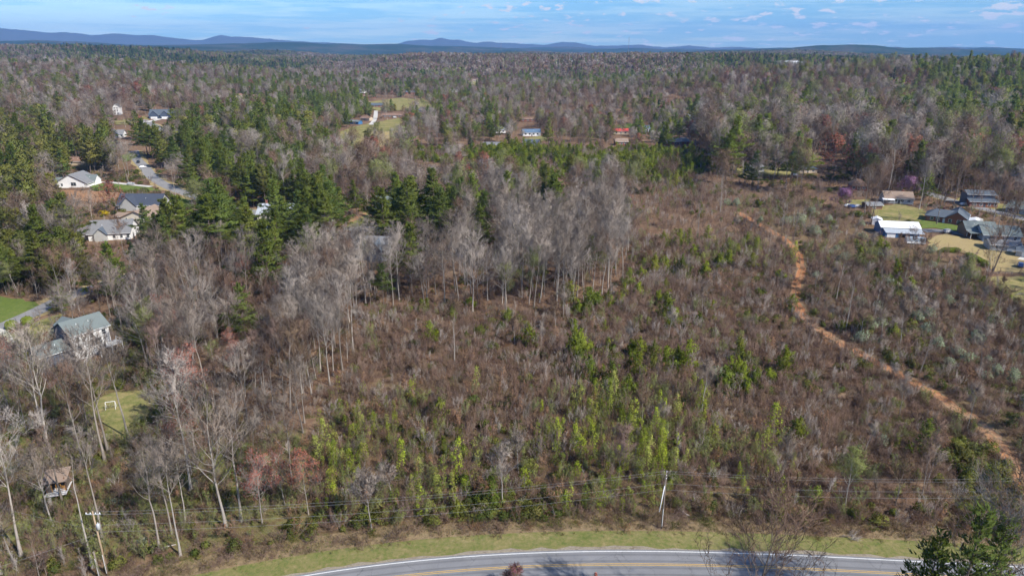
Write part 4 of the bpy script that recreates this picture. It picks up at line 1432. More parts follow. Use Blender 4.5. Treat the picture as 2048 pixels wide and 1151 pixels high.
def pine_tree(seed, H, cb=0.35, spread=0.2, lod=0, style='white', thin=1.0):
    g = np.random.default_rng(seed)
    n = 7
    zt = np.linspace(0, H, n)
    lean = g.normal(0, 0.012, 2)
    tp = np.column_stack([np.outer(zt, lean) + np.cumsum(g.normal(0, 0.05, (n, 2)), 0), zt])
    r0 = 0.0105 * H + 0.04
    tr = r0 * (1 - 0.93 * zt / H)
    T = [(tp[:-1], tp[1:], tr[:-1], tr[1:])]
    C0, C1, R0 = [], [], []
    cent, up = [], []
    step = {'white': 0.95, 'olive': 0.75, 'cedar': 0.45}[style] * (1 if lod == 0 else 1.35)
    z = cb * H
    while z < H * 0.985:
        u = (z - cb * H) / (H - cb * H)
        if style == 'white':
            prof_ = (0.55 + 0.45 * math.sin(math.pi * min(1, u * 1.6 + 0.2))) * (1 - u) ** 0.5 * (0.85 + 0.3 * math.sin(z * 2.1 + seed)) + 0.06
        elif style == 'olive':
            prof_ = math.sin(math.pi * (0.22 + 0.74 * u)) ** 0.7 * 0.85 + 0.08
        else:
            prof_ = (1 - u) ** 0.7 * (0.75 + 0.25 * min(1, u * 6)) + 0.05
        nbr = int(g.integers(4, 6)) + (1 if style == 'cedar' else 0)
        az0 = g.uniform(0, 6.28)
        for k in range(nbr):
            L = spread * H * prof_ * g.uniform(0.62, 1.2)
            if g.random() < 0.10:
                L *= 1.25
            a = az0 + 6.283 * k / nbr + g.normal(0, 0.25)
            elv = (0.0 + 0.75 * u if style == 'white' else 0.2 + 0.6 * u if style == 'olive' else 0.35 + 0.7 * u) + g.normal(0, 0.12)
            d = np.array([math.cos(a) * math.cos(elv), math.sin(a) * math.cos(elv), math.sin(elv)])
            zz_ = z + g.normal(0, 0.2)
            p = np.array([np.interp(zz_, zt, tp[:, 0]), np.interp(zz_, zt, tp[:, 1]), zz_])
            e = p + d * L + np.array([0, 0, 0.12 * L])
            C0.append(p)
            C1.append(e)
            R0.append(max(0.02, 0.013 * L + 0.012))
            nt_ = max(3, int(L * thin * (6.0 if lod == 0 else 2.2)))
            s = 1 - (g.uniform(0, 1, nt_) ** 1.3) * (0.72 if style != 'cedar' else 0.95)
            side_ = np.cross(d, [0, 0, 1.0])
            lat = g.normal(0, 0.20, nt_) * L * (1.1 - s * 0.5)
            cc = p + (e - p) * s[:, None] + side_ * lat[:, None] + np.column_stack([np.zeros(nt_), np.zeros(nt_), g.normal(0.05, 0.12, nt_)])
            cent.append(cc)
            up.append(np.repeat((d * 0.9 + np.array([0, 0, 0.55]))[None], nt_, 0) + side_ * np.sign(lat)[:, None] * 0.5)
        z += step * g.uniform(0.8, 1.2)
    cent = np.concatenate(cent)
    up = np.concatenate(up)
    rep = 6 if lod == 0 else 3
    cc = np.repeat(cent, rep, 0) + g.normal(0, 0.16 if lod == 0 else 0.3, (len(cent) * rep, 3))
    if style == 'olive':
        cc += g.normal(0, 0.12, cc.shape)
    leaf = shards(g, cc, (0.60 if style != 'cedar' else 0.5) * (1 if lod == 0 else 1.7), 0.34 if lod == 0 else 0.5, np.repeat(up, rep, 0), 0.75)
    trunk = cat([cones(*T[0], sides=7 if lod == 0 else 4), cones(C0, C1, R0, np.array(R0) * 0.3, sides=3)])
    return trunk, leaf, None


def young_pine(seed, H, fat=0.27, lod=0):
    g = np.random.default_rng(seed)
    n = int(210 if lod == 0 else 60)
    lob = 5                                     # a few leading shoots and side boughs, no clean cone
    la = g.uniform(0, 6.283, lob)
    lz = g.uniform(0.18, 0.85, lob)
    lr = fat * H * (1 - lz) ** 0.5 * g.uniform(0.5, 1.1, lob)
    k = g.integers(0, lob + 2, n)
    u = g.uniform(0.06, 1, n)
    a = g.uniform(0, 6.283, n)
    r = fat * H * 0.55 * (1 - u) ** 0.5 * np.sqrt(g.uniform(0.05, 1, n)) + 0.05
    c = np.column_stack([np.cos(a) * r, np.sin(a) * r, u * H])
    s_ = k < lob
    ks = k[s_]
    blob = unit(g.normal(size=(s_.sum(), 3))) * g.uniform(0.3, 1, s_.sum())[:, None] * np.array([0.22, 0.22, 0.20]) * H
    c[s_] = np.column_stack([np.cos(la[ks]) * lr[ks], np.sin(la[ks]) * lr[ks], lz[ks] * H]) + blob
    c[:, 2] = np.clip(c[:, 2], 0.1, H)
    upv = np.column_stack([np.cos(a) * 0.7, np.sin(a) * 0.7, np.full(n, 0.9)])
    rep = 4
    cc = np.repeat(c, rep, 0) + g.normal(0, 0.13, (n * rep, 3))
    leaf = shards(g, cc, 0.42 if lod == 0 else 0.7, 0.36, np.repeat(upv, rep, 0), 0.7)
    trunk = cones([[0, 0, -0.1]], [[0, 0, H * 0.95]], [0.05], [0.01], 4)
    return trunk, leaf, None


def poplar_sapling(seed, H, lod=0, n=70, wide=0.13):
    g = np.random.default_rng(seed)
    u = g.uniform(0.12, 1, n)
    a = g.uniform(0, 6.283, n)
    r = wide * H * np.sin(np.pi * np.clip(u * 0.9 + 0.1, 0, 1)) ** 0.7 * np.sqrt(g.uniform(0.05, 1, n)) + 0.05
    c = np.column_stack([np.cos(a) * r, np.sin(a) * r, u * H])
    base = np.column_stack([c[:, 0] * 0.05, c[:, 1] * 0.05, c[:, 2] - 0.9 * r - 0.25])
    tw = spikes(base[::2], c[::2], 0.014)
    rep = 7
    cc = np.repeat(c, rep, 0) + g.normal(0, 0.13, (n * rep, 3)) * np.array([1, 1, 1.8])
    leaf = shards(g, cc, 0.20, 0.6)
    trunk = cat([cones([[0, 0, -0.1]], [[g.normal(0, .1), g.normal(0, .1), H]], [0.035], [0.008], 3), tw])
    return trunk, leaf, None


def brush(seed, H, stems=4, leafy=0.0, wide=0.30):
    """a clump of thin bare saplings"""
    g = np.random.default_rng(seed)
    S0, S1, R0, R1, tw = [], [], [], [], []
    lv = []
    for k in range(stems):
        b = np.append(g.normal(0, 0.25, 2), -0.1)
        d = unit(np.append(g.normal(0, wide, 2), 1.0))
        h = H * g.uniform(0.55, 1.1)
        m1 = b + d * h * 0.5
        d2 = unit(d + g.normal(0, 0.12, 3))
        m2 = m1 + d2 * h * 0.5
        S0 += [b, m1]
        S1 += [m1, m2]
        R0 += [0.028, 0.018]
        R1 += [0.018, 0.006]
        for s in g.uniform(0.22, 0.98, int(9 + H * 2.2)):
            q = b + d * h * s if s < 0.5 else m1 + d2 * h * (s - 0.5)
            dd = unit(deviate(g, d2, 0.35, 0.85, 1)[0] + np.array([0, 0, 0.3]))
            L = (0.25 + 0.32 * h * (1 - s)) * g.uniform(0.6, 1.3)
            e = q + dd * L
            tw.append((q, e, 0.019))
            for _ in range(3):
                s0 = q + dd * L * g.uniform(0.3, 0.9)
                e2 = s0 + deviate(g, dd, 0.3, 0.8, 1)[0] * L * g.uniform(0.35, 0.7)
                tw.append((s0, e2, 0.0135))
                lv.append(e2)
            lv.append(e)
    stem = cones(S0, S1, R0, R1, 3)
    t_ = spikes([a for a, _, _ in tw], [b for _, b, _ in tw], [c for _, _, c in tw])
    leaf = None
    if leafy:
        lv = np.array(lv)
        lv = lv[g.random(len(lv)) < leafy]
        leaf = shards(g, np.repeat(lv, 2, 0) + g.normal(0, 0.08, (len(lv) * 2, 3)), 0.19, 0.6)
    return cat([stem, t_]), leaf


def bush(seed, R, H, n=190, leaf=0.26, lumps=5):
    g = np.random.default_rng(seed)
    cs = np.column_stack([g.normal(0, 0.42 * R, lumps), g.normal(0, 0.42 * R, lumps), g.uniform(0.25, 0.62, lumps) * H])
    k = g.integers(0, lumps, n)
    d = unit(g.normal(size=(n, 3)))
    rad = np.array([0.55 * R, 0.55 * R, 0.42 * H]) * g.uniform(0.55, 1.0, n)[:, None] ** 0.6
    c = cs[k] + d * rad
    c[:, 2] = np.abs(c[:, 2])
    rep = 3
    cc = np.repeat(c, rep, 0) + g.normal(0, 0.1, (n * rep, 3))
    lf = shards(g, cc, leaf, 0.6, np.repeat(d, rep, 0) + [0, 0, .3], 0.9)
    e0 = np.column_stack([g.normal(0, 0.15, 14), g.normal(0, 0.15, 14), np.full(14, -0.1)])
    st = spikes(e0, c[:14], 0.025)
    return st, lf


def grass_tuft(seed, H=0.7, n=22, R=0.45):
    g = np.random.default_rng(seed)
    b = np.column_stack([g.normal(0, R * 0.5, n), g.normal(0, R * 0.5, n), np.full(n, -0.05)])
    d = unit(np.column_stack([g.normal(0, 0.55, n), g.normal(0, 0.55, n), np.ones(n)]))
    e = b + d * (H * g.uniform(0.5, 1.1, n))[:, None]
    s = unit(np.cross(d, g.normal(size=(n, 3)))) * 0.045
    v = np.stack([b - s, b + s, e], 1).reshape(-1, 3)
    return v, np.arange(3 * n).reshape(-1, 3)


def round_normals(v, f, soft=0.75, rnd=0.22, c=None):
    """shading normals that follow the rounded mass of a crown; triangles turned outward"""
    v = np.asarray(v, float)
    f = np.array(f)
    if c is None:
        c = np.array([np.median(v[:, 0]), np.median(v[:, 1]), np.percentile(v[:, 2], 38)])
    d = v - c
    sc_ = np.percentile(np.abs(d), 88, axis=0) + 0.05
    o_ = unit(d / sc_ / sc_.max() + np.array([0, 0, 0.18 / sc_.max()]))
    fc = o_[f].mean(1)
    gn_ = np.cross(v[f[:, 1]] - v[f[:, 0]], v[f[:, 2]] - v[f[:, 0]])
    flip = (gn_ * fc).sum(1) < 0
    f[flip] = f[flip][:, ::-1]
    g_ = np.random.default_rng(len(v))
    gn_ = unit(np.where(flip[:, None], -gn_, gn_))
    vn = np.zeros_like(v)
    np.add.at(vn, f.ravel(), np.repeat(gn_, 3, 0))
    n_ = unit(o_ * soft + unit(vn) * (1 - soft) + g_.normal(0, rnd, v.shape))
    return v, f, n_


class Kind:
    """one plant model: separate trunk / crown meshes for single plants and a joined mesh for the mass"""

    def __init__(s, name, H, parts, single=True):
        s.H = H
        parts = [(pn, gm if len(gm) == 3 else round_normals(*gm, soft=0.6 if 'twig' in mt else 0.78) if pn in ('crown', 'buds') else (gm[0], gm[1], None), mt) for pn, gm, mt in parts if gm is not None]
        s.parts = [(pn, mesh_np(name + '_' + pn, gm[0], gm[1], [M[mt]], nrm=gm[2])) for pn, gm, mt in parts] if single else []
        v, f, mi, n, mats, nn = [], [], [], 0, [], []
        for i, (pn, gm, mt) in enumerate(parts):
            if gm[2] is None:
                gn_ = np.cross(gm[0][gm[1][:, 1]] - gm[0][gm[1][:, 0]], gm[0][gm[1][:, 2]] - gm[0][gm[1][:, 0]])
                vn = np.zeros(np.shape(gm[0]))
                np.add.at(vn, gm[1].ravel(), np.repeat(gn_, 3, 0))
                nn.append(unit(vn))
            else:
                nn.append(gm[2])
            v.append(gm[0])
            f.append(gm[1] + n)
            n += len(gm[0])
            mi.append(np.full(len(gm[1]), i))
            mats.append(M[mt])
        s.joined = mesh_np(name, np.concatenate(v), np.concatenate(f), mats, np.concatenate(mi), nrm=np.concatenate(nn))
        s.tris = sum(len(x) for x in f)


def mk_bare(i, seed, H, crown='twig', bark='bark', buds=None, budm=None, **kw):
    t_, c_, b_ = bare_tree(seed, H, buds=buds, **kw)
    P = [('trunk', t_, bark), ('crown', c_, crown)]
    if b_ is not None:
        P.append(('buds', b_, budm))
    return Kind('bare_tree_%d' % i, H, P)


KN = {}
KN['bare'] = [mk_bare(i, 100 + i, h, 'twig', 'bark', cb=cb, spread=sp, dens=dn) for i, (h, cb, sp, dn) in enumerate(
    [(26, .42, .24, 1.1), (24, .36, .27, 1.2), (27, .46, .22, 1.1), (22, .32, .30, 1.2), (25, .44, .25, 1.0), (23, .38, .26, 1.2)])]
KN['bareb'] = [mk_bare(10 + i, 140 + i, h, 'twig_b', 'bark', cb=cb, spread=sp, dens=1.1) for i, (h, cb, sp) in enumerate([(21, .34, .29), (18, .30, .30), (23, .4, .26), (16, .28, .3)])]
KN['snag'] = [mk_bare(20 + i, 160 + i, h, 'twig', 'bark', cb=.62, spread=.15, dens=.55) for i, h in enumerate([22, 24])]
KN['small'] = [mk_bare(30 + i, 170 + i, h, cr, 'bark', cb=.28, spread=.27, dens=.8) for i, (h, cr) in enumerate([(9, 'twig'), (11, 'twig_b'), (8, 'twig_b'), (12, 'twig')])]
KN['red'] = [mk_bare(40 + i, 180 + i, h, 'twig', 'bark', buds=(0.55, 0.20, 2), budm='bud_r', cb=.35, spread=.27, dens=1.0) for i, h in enumerate([15, 18, 13])]
KN['lime'] = [mk_bare(50 + i, 190 + i, h, 'twig_l', 'bark', buds=(0.5, 0.22, 2), budm='bud_g', cb=.32, spread=.28, dens=1.0) for i, h in enumerate([19, 16, 21])]
KN['maroon'] = [mk_bare(62, 202, 5, 'twig_b', 'bark_d', buds=(0.35, 0.16, 2), budm='bud_m', cb=.3, spread=.42, dens=.9)]
KN['shade'] = [mk_bare(63, 203, 25, 'twig_b', 'bark_d', cb=.30, spread=.30, dens=1.7), mk_bare(64, 204, 26, 'twig', 'bark', cb=.34, spread=.28, dens=1.5)]
KN['purple'] = [mk_bare(60, 200, 7.5, 'twig_b', 'bark_d', buds=(0.55, 0.22, 2), budm='bud_p', cb=.22, spread=.50, dens=1.0)]
KN['wbloom'] = [mk_bare(61, 201, 9, 'twig_l', 'bark', buds=(0.7, 0.24, 2), budm='bud_w', cb=.2, spread=.38, dens=1.0)]


def mk_pine(i, seed, H, style, nm='pine', bark='bark_d', **kw):
    t_, c_, _ = pine_tree(seed, H, style=style, **kw)
    return Kind('pine_tree_%d' % i, H, [('trunk', t_, bark), ('crown', c_, nm)])


KN['pine'] = [mk_pine(i, 300 + i, h, 'white', cb=cb, spread=sp) for i, (h, cb, sp) in enumerate([(25, .30, .32), (22, .22, .35), (27, .42, .28), (20, .15, .36)])]
KN['fpine'] = [mk_pine(5 + i, 310 + i, h, 'white', 'pine', cb=cb, spread=sp, thin=.42) for i, (h, cb, sp) in enumerate([(22, .30, .27), (18, .24, .30)])]
KN['olive'] = [mk_pine(10 + i, 320 + i, h, 'olive', 'pine_o', cb=cb, spread=sp) for i, (h, cb, sp) in enumerate([(17, .34, .22), (20, .42, .20), (15, .22, .24)])]
KN['cedar'] = [mk_pine(20 + i, 340 + i, h, 'cedar', 'cedar', cb=cb, spread=sp) for i, (h, cb, sp) in enumerate([(11, .06, .22), (14, .06, .26)])]
KN['ypine'] = [Kind('young_pine_%d' % i, h, [('trunk', a, 'bark_d'), ('crown', b, 'ypine')]) for i, h in enumerate([4.2, 3.2, 5.2, 6.4]) for a, b, _ in [young_pine(400 + i, h, (.40, .46, .34, .33)[i])]]
KN['poplar'] = [Kind('poplar_sapling_%d' % i, h, [('trunk', a, 'twig_b'), ('crown', b, 'poplar')]) for i, (h, w) in enumerate([(5.0, .12), (6.5, .11), (3.6, .20), (7.5, .13), (4.6, .15), (3.0, .16)]) for a, b, _ in [poplar_sapling(420 + i, h, 0, (60, 34, 66, 84, 30, 40)[i], w)]]
KN['brush'] = [Kind('bare_sapling_%d' % i, h, [('trunk', brush(440 + i, h, st, 0, w)[0], mt)]) for i, (h, st, w, mt) in enumerate(
    [(3.0, 6, .36, 'twig_b'), (4.2, 4, .22, 'twig'), (2.2, 7, .5, 'twig_b'), (5.0, 4, .18, 'twig_b'), (3.4, 5, .32, 'twig_b'), (2.6, 6, .42, 'twig_b')])]
KN['brushg'] = [Kind('budding_sapling_%d' % i, h, [('trunk', a, 'twig_l'), ('crown', b, 'bud_g')]) for i, h in enumerate([3.2, 4.4]) for a, b in [brush(460 + i, h, 4, .35, .25)]]
KN['brushd'] = [Kind('oak_sapling_%d' % i, h, [('trunk', a, 'twig_b'), ('crown', b, 'dead')]) for i, h in enumerate([3.0, 4.6]) for a, b in [brush(470 + i, h, 4, .5, .25)]]
KN['bush'] = [Kind('shrub_%d' % i, h, [('trunk', a, 'twig_b'), ('crown', b, 'bush')]) for i, (r, h) in enumerate([(1.3, 1.9), (1.8, 2.6), (1.0, 1.2)]) for a, b in [bush(480 + i, r, h, 200 + 60 * i)]]
def briar(seed, R=1.1, H=1.0, n=70):
    g = np.random.default_rng(seed)
    b = np.column_stack([g.normal(0, R * .55, n), g.normal(0, R * .55, n), np.full(n, -.05)])
    d = unit(np.column_stack([g.normal(0, .8, n), g.normal(0, .8, n), np.ones(n)]))
    m_ = b + d * (H * g.uniform(.5, 1.1, n))[:, None]
    e = m_ + unit(np.column_stack([d[:, 0] * 2 + g.normal(0, .4, n), d[:, 1] * 2 + g.normal(0, .4, n), g.normal(-.1, .4, n)])) * g.uniform(.3, .8, n)[:, None]
    a_ = cones(b, m_, np.full(n, .018), np.full(n, .014), 3)
    return cat([a_, spikes(m_, e, .016)])


KN['briar'] = [Kind('briar_%d' % i, 1.0, [('trunk', briar(530 + i, 1.1, h_), mt)]) for i, (h_, mt) in enumerate([(.9, 'twig_b'), (1.2, 'twig_b'), (.8, 'dead'), (1.1, 'bush')])]
KN['sage'] = [Kind('pale_shrub', 3.0, [('trunk', a, 'twig'), ('crown', b, 'sage')]) for a, b in [bush(490, 2.0, 3.0, 260, .3)]]
KN['forsy'] = [Kind('forsythia', 2.8, [('trunk', a, 'twig_b'), ('crown', b, 'forsy')]) for a, b in [bush(491, 2.2, 2.8, 260, .3)]]
KN['tuft'] = [Kind('dry_tuft_%d' % i, .7, [('trunk', grass_tuft(500 + i, .8), 'tuft')]) for i in range(2)]
KN['gtuft'] = [Kind('green_tuft_%d' % i, .5, [('trunk', grass_tuft(510 + i, .5), 'gtuft')]) for i in range(2)]
# coarser models for plants farther away
KN['bare1'] = [mk_bare(70 + i, 600 + i, h, 'twig', 'bark', cb=cb, spread=sp, lod=1) for i, (h, cb, sp) in enumerate([(21, .36, .34), (18, .30, .38), (23, .40, .31), (16, .28, .36)])]
KN['bareb1'] = [mk_bare(80 + i, 620 + i, h, 'twig_b', 'bark', cb=cb, spread=sp, lod=1) for i, (h, cb, sp) in enumerate([(19, .30, .36), (15, .26, .40), (21, .36, .33), (17, .30, .36)])]
KN['red1'] = [mk_bare(90, 640, 16, 'twig_b', 'bark', buds=(1.0, 0.55, 4), budm='bud_r', cb=.28, spread=.40, lod=1)]
KN['lime1'] = [mk_bare(91 + i, 641 + i, h, 'twig_l', 'bark', buds=(0.9, 0.5, 2), budm='bud_g', cb=.3, spread=.36, lod=1) for i, h in enumerate([18, 21])]
KN['pine1'] = [mk_pine(30 + i, 660 + i, h, 'white', cb=cb, spread=sp, lod=1) for i, (h, cb, sp) in enumerate([(24, .25, .33), (21, .2, .36), (19, .2, .36)])]
KN['olive1'] = [mk_pine(40 + i, 670 + i, h, 'olive', 'pine_o', cb=cb, spread=sp, lod=1) for i, (h, cb, sp) in enumerate([(18, .32, .24), (20, .38, .22)])]
KN['cedar1'] = [mk_pine(50, 680, 13, 'cedar', 'cedar', cb=.06, spread=.25, lod=1)]
KN['ypine1'] = [Kind('young_pine_far', 5, [('trunk', a, 'bark_d'), ('crown', b, 'ypine')]) for a, b, _ in [young_pine(690, 5, .3, 1)]]


def far_clump(i, seed, mix):
    """a stand of trees seen from kilometres away"""
    g = np.random.default_rng(seed)
    P = {'twig': [], 'twig_b': [], 'pine': [], 'cedar': [], 'pine_o': [], 'bud_g': []}
    for k in range(26):
        x, y = g.uniform(-28, 28, 2)
        kd = g.choice(list(mix), p=list(mix.values()))
        h = g.uniform(14, 23)
        n = 44
        if kd in ('twig', 'twig_b', 'bud_g'):
            d = unit(g.normal(size=(n, 3))) * g.uniform(0.3, 1, n)[:, None] ** 0.5
            c = d * [4.2, 4.2, h * 0.3] + [x, y, h * 0.68]
            P[kd].append(round_normals(*shards(g, c, 3.0, 0.30, d * [1, 1, 1] + [0, 0, .8], 0.6)))
        else:
            u = g.uniform(0.25, 1, n)
            a = g.uniform(0, 6.28, n)
            r = 4.4 * (1 - u) ** 0.6 * np.sqrt(g.uniform(0.2, 1, n)) + 0.2
            c = np.column_stack([x + np.cos(a) * r, y + np.sin(a) * r, u * h])
            P[kd].append(round_normals(*shards(g, c, 2.6, 0.6, np.column_stack([np.cos(a), np.sin(a), np.full(n, .6)]), 0.7)))
    def cat3(q_):
        v_, f_ = cat([(a_, b_) for a_, b_, _ in q_])
        return v_, f_, np.concatenate([c_ for _, _, c_ in q_])
    return Kind('far_trees_%d' % i, 20, [(k, cat3(v), k) for k, v in P.items() if v], single=False)


KN['farb'] = [far_clump(i, 700 + i, {'twig': .42, 'twig_b': .40, 'pine': .08, 'cedar': .04, 'pine_o': .03, 'bud_g': .03}) for i in range(3)]
KN['farp'] = [far_clump(10 + i, 720 + i, {'pine': .50, 'cedar': .38, 'pine_o': .04, 'twig_b': .08}) for i in range(2)]  # pine stands; extra cedar darkens their colour to stand in for cloud shadow
KN['farm'] = [far_clump(20 + i, 740 + i, {'pine': .28, 'cedar': .1, 'pine_o': .1, 'twig': .25, 'twig_b': .22, 'bud_g': .05}) for i in range(2)]


# ------------------------------------------------------------------ placing plants
def grid_pts(s, r0, r1, half=math.radians(43), seed=0):
    g = np.random.default_rng(seed)
    n = int(2 * r1 / s) + 2
    ii, jj = np.meshgrid(np.arange(-n // 2, n // 2), np.arange(0, n // 2 + 1))
    x = (ii + g.uniform(-.48, .48, ii.shape)) * s
    y = (jj + g.uniform(-.48, .48, ii.shape)) * s
    x, y = x.ravel(), y.ravel()
    r = np.hypot(x, y)
    k = (r > r0) & (r < r1) & (np.abs(np.arctan2(x, y)) < half)
    return x[k], y[k]





def blocked(x, y, margin=0.0, tall=False):
    b = np.zeros(x.shape, bool)
    px, py = proj(x, y, hgt(x, y))
    for nm, pl, mt, off in PATCHES:
        b |= inpoly(px, py, pl)
    for nm, pts, wid, mt, zo in WL:
        near = (x > pts[:, 0].min() - 12) & (x < pts[:, 0].max() + 12) & (y > pts[:, 1].min() - 12) & (y < pts[:, 1].max() + 12)
        if near.any():
            idx = np.where(near)[0]
            b[idx] |= polydist(x[idx], y[idx], pts) < wid / 2 + 1.5 + margin
    near = (y < 700)
    idx = np.where(near)[0]
    b[idx] |= polydist(x[idx], y[idx], TRACK) < 2.2 + margin * 0.6
    b |= road_dist(x, y) < 8.2 + margin
    for hx, hy, hr in HOUSES:
        b |= np.hypot(x - hx, y - hy) < hr + margin
    return b


def zones(x, y):
    px, py = proj(x, y, hgt(x, y))
    zn = np.full(x.shape, 'mid', dtype='U8')
    r = np.hypot(x, y)
    zn[(px < 320) & (py < 460)] = 'Lmix'
    zn[(px > 1380) & (py < 400)] = 'Rmix'
    for k in ('Jpine', 'Lpine', 'Opine', 'Npine', 'Hpine', 'Lwood', 'LLow', 'S2', 'lotF', 'lotRR', 'lotR', 'lotT', 'lotC', 'lotB', 'lotA', 'S1'):
        zn[inpoly(px, py, Z[k]) & (r < 800)] = k
    zn[zn == 'lotF'] = 'lotB'
    gap_ = np.isin(zn, ['mid', 'Lmix']) & (r < 225)
    zn[gap_] = np.where(px[gap_] < 640, 'LLow', 'lotB')
    zn[(road_dist(x, y) < 0) & (r < 200)] = 'near'
    return zn, px, py


# share of tree spots (5 m grid) that carry a tree, and of which kind
TREES = {
    'mid': (.80, {'bare': .31, 'bareb': .30, 'pine': .16, 'olive': .07, 'lime': .08, 'red': .025, 'cedar': .045}),
    'Lmix': (.72, {'bare': .30, 'bareb': .24, 'pine': .16, 'olive': .22, 'lime': .05, 'red': .03}),
    'Rmix': (.78, {'bare': .28, 'bareb': .30, 'pine': .17, 'olive': .07, 'lime': .12, 'red': .03, 'cedar': .03}),
    'Lpine': (.75, {'olive': .62, 'pine': .12, 'bare': .14, 'bareb': .12}),
    'Jpine': (.70, {'pine': .62, 'olive': .14, 'bare': .14, 'bareb': .10}),
    'Hpine': (.50, {'pine': .78, 'olive': .10, 'bareb': .12}),
    'Npine': (.60, {'pine': 1.0}),
    'Opine': (.45, {'pine': .85, 'bare': .15}),
    'S1': (.66, {'bare': .84, 'pine': .010, 'bareb': .10, 'small': .03, 'lime': .02}),
    'S2': (.88, {'bare': .66, 'bareb': .28, 'small': .06}),
    'Lwood': (.62, {'bare': .42, 'bareb': .40, 'red': .07, 'lime': .03, 'small': .06, 'pine': .02}),
    'LLow': (.26, {'bare': .40, 'bareb': .18, 'red': .09, 'small': .30, 'lime': .03}),
    'lotA': (.035, {'small': 1.0}),
    'lotB': (.035, {'small': .9, 'bareb': .1}),
    'lotC': (.05, {'small': .75, 'bareb': .25}),
    'lotT': (.10, {'small': .5, 'bareb': .3, 'olive': .2}),
    'lotR': (.14, {'small': .72, 'bareb': .26, 'lime': .02}),
    'lotRR': (.0, {'small': 1}),
    'near': (.0, {'small': 1}),
}
TX, TY, TK = [], [], []
for s_, r0, r1, sd_ in ((4.3, 90, 330, 1), (7.2, 330, 800, 3), (9.6, 800, 1700, 2)):
    x, y = grid_pts(s_, r0, r1, seed=sd_)
    zn, px, py = zones(x, y)
    ok = ~blocked(x, y, 1.5)
    # open canopy round the houses and lots of the right-hand neighbourhood
    hood = ((px > 1380) & (py > 255) & (py < 430)) | ((px > 620) & (px < 1400) & (py > 190) & (py < 298))
    pn = vnoise(x, y, 70, 21)
    p2 = vnoise(x, y, 25, 22)
    p3 = vnoise(x, y, 240, 23)
    u = rng.random(len(x))
    u2 = rng.random(len(x))
    for z_ in np.unique(zn):
        share, mix = TREES[z_]
        sel = np.where((zn == z_) & ok)[0]
        sh = np.full(len(sel), share)
        sh = np.where(hood[sel] & (px[sel] < 1380), sh * (0.42 + 0.6 * (p2[sel] > 0.45)), sh)
        sh *= 0.7 + 0.6 * p2[sel]
        keep = sel[u[sel] < sh]
        ks = list(mix)
        cs = np.cumsum(np.array(list(mix.values()), float))
        cs /= cs[-1]
        kk = np.searchsorted(cs, u2[keep])
        # evergreens stand in patches
        if z_ in ('mid', 'Rmix', 'Lmix'):
            pf = (0.55 * p3 + 0.45 * pn)[keep]
            ever = np.isin(np.array(ks)[kk], ['pine', 'olive', 'cedar'])
            sw = (pf > 0.545) & ~ever & (rng.random(len(keep)) < 0.65)
            kk[sw] = ks.index('pine')
            sw = (pf < 0.38) & ever & (rng.random(len(keep)) < 0.6)
            kk[sw] = ks.index('bareb')
        TX.append(x[keep])
        TY.append(y[keep])
        TK.append(np.array(ks)[kk])
TX, TY, TK = np.concatenate(TX), np.concatenate(TY), np.concatenate(TK)
# gaps in the canopy in front of the yards, streets and houses
VIS = [([(1850, 425), (2048, 435), (2048, 548), (1860, 505)], .93), ([(88, 915), (152, 915), (152, 1008), (88, 1008)], .97), ([(150, 432), (275, 432), (275, 485), (150, 485)], .9)] + [(pl, .6 if 'field' in nm else .86 if pl[0][0] > 1700 else .45 if pl[0][1] > 770 else .9) for nm, pl, mt, off in PATCHES] + [(q, w) for q, w in HVIS] + [
    ([(-20, 650), (60, 615), (180, 568), (235, 552), (235, 572), (60, 645), (-20, 680)], .8), ([(262, 300), (300, 335), (400, 385), (440, 400), (410, 415), (330, 385), (262, 325)], .85),
    ([(1625, 255), (1705, 255), (1705, 372), (1625, 372)], 1.1), ([(1655, 368), (1710, 368), (1710, 398), (1655, 398)], .95), ([(1792, 360), (1832, 360), (1832, 386), (1792, 386)], .9), ([(820, 297), (1400, 297), (1400, 318), (820, 318)], .92), ([(255, 232), (345, 236), (340, 262), (260, 255)], .8), ([(1860, 380), (2048, 430), (2048, 450), (1850, 400)], .8), ([(1845, 452), (1990, 470), (1990, 490), (1845, 470)], .9)]
hh_ = {'bare': 23, 'bareb': 20, 'small': 9, 'red': 15, 'lime': 18, 'pine': 23, 'olive': 18, 'cedar': 13}
th0 = np.array([hh_[k] for k in TK]) * 0.9
tz0 = hgt(TX, TY)
bpx, bpy_ = proj(TX, TY, tz0)
drop = np.zeros(len(TX), bool)
ud = rng.random(len(TX))
PV = [([(320, 392), (590, 392), (590, 475), (320, 475)], .93), ([(590, 372), (695, 372), (695, 455), (590, 455)], .93), ([(745, 380), (915, 380), (915, 462), (745, 462)], .93),
      ([(942, 402), (988, 402), (988, 462), (942, 462)], .95), ([(1072, 342), (1140, 342), (1140, 400), (1072, 400)], .9), ([(500, 470), (575, 470), (575, 580), (500, 580)], .8)]
leafless = ~np.isin(TK, ['pine', 'olive', 'cedar'])
for iv, (pl, w) in enumerate(VIS + PV):
    ys = [q_[1] for q_ in pl]
    front_ = bpy_ > (min(ys) + max(ys)) / 2
    hit = np.zeros(len(TX), bool)
    for fr_ in (0.35, 0.55, 0.75, 0.95):
        qx, qy = proj(TX, TY, tz0 + th0 * fr_)
        hit |= inpoly(qx, qy, pl)
    drop |= hit & front_ & (ud < w) & (leafless if iv >= len(VIS) else True)
TX, TY, TK = TX[~drop], TY[~drop], TK[~drop]

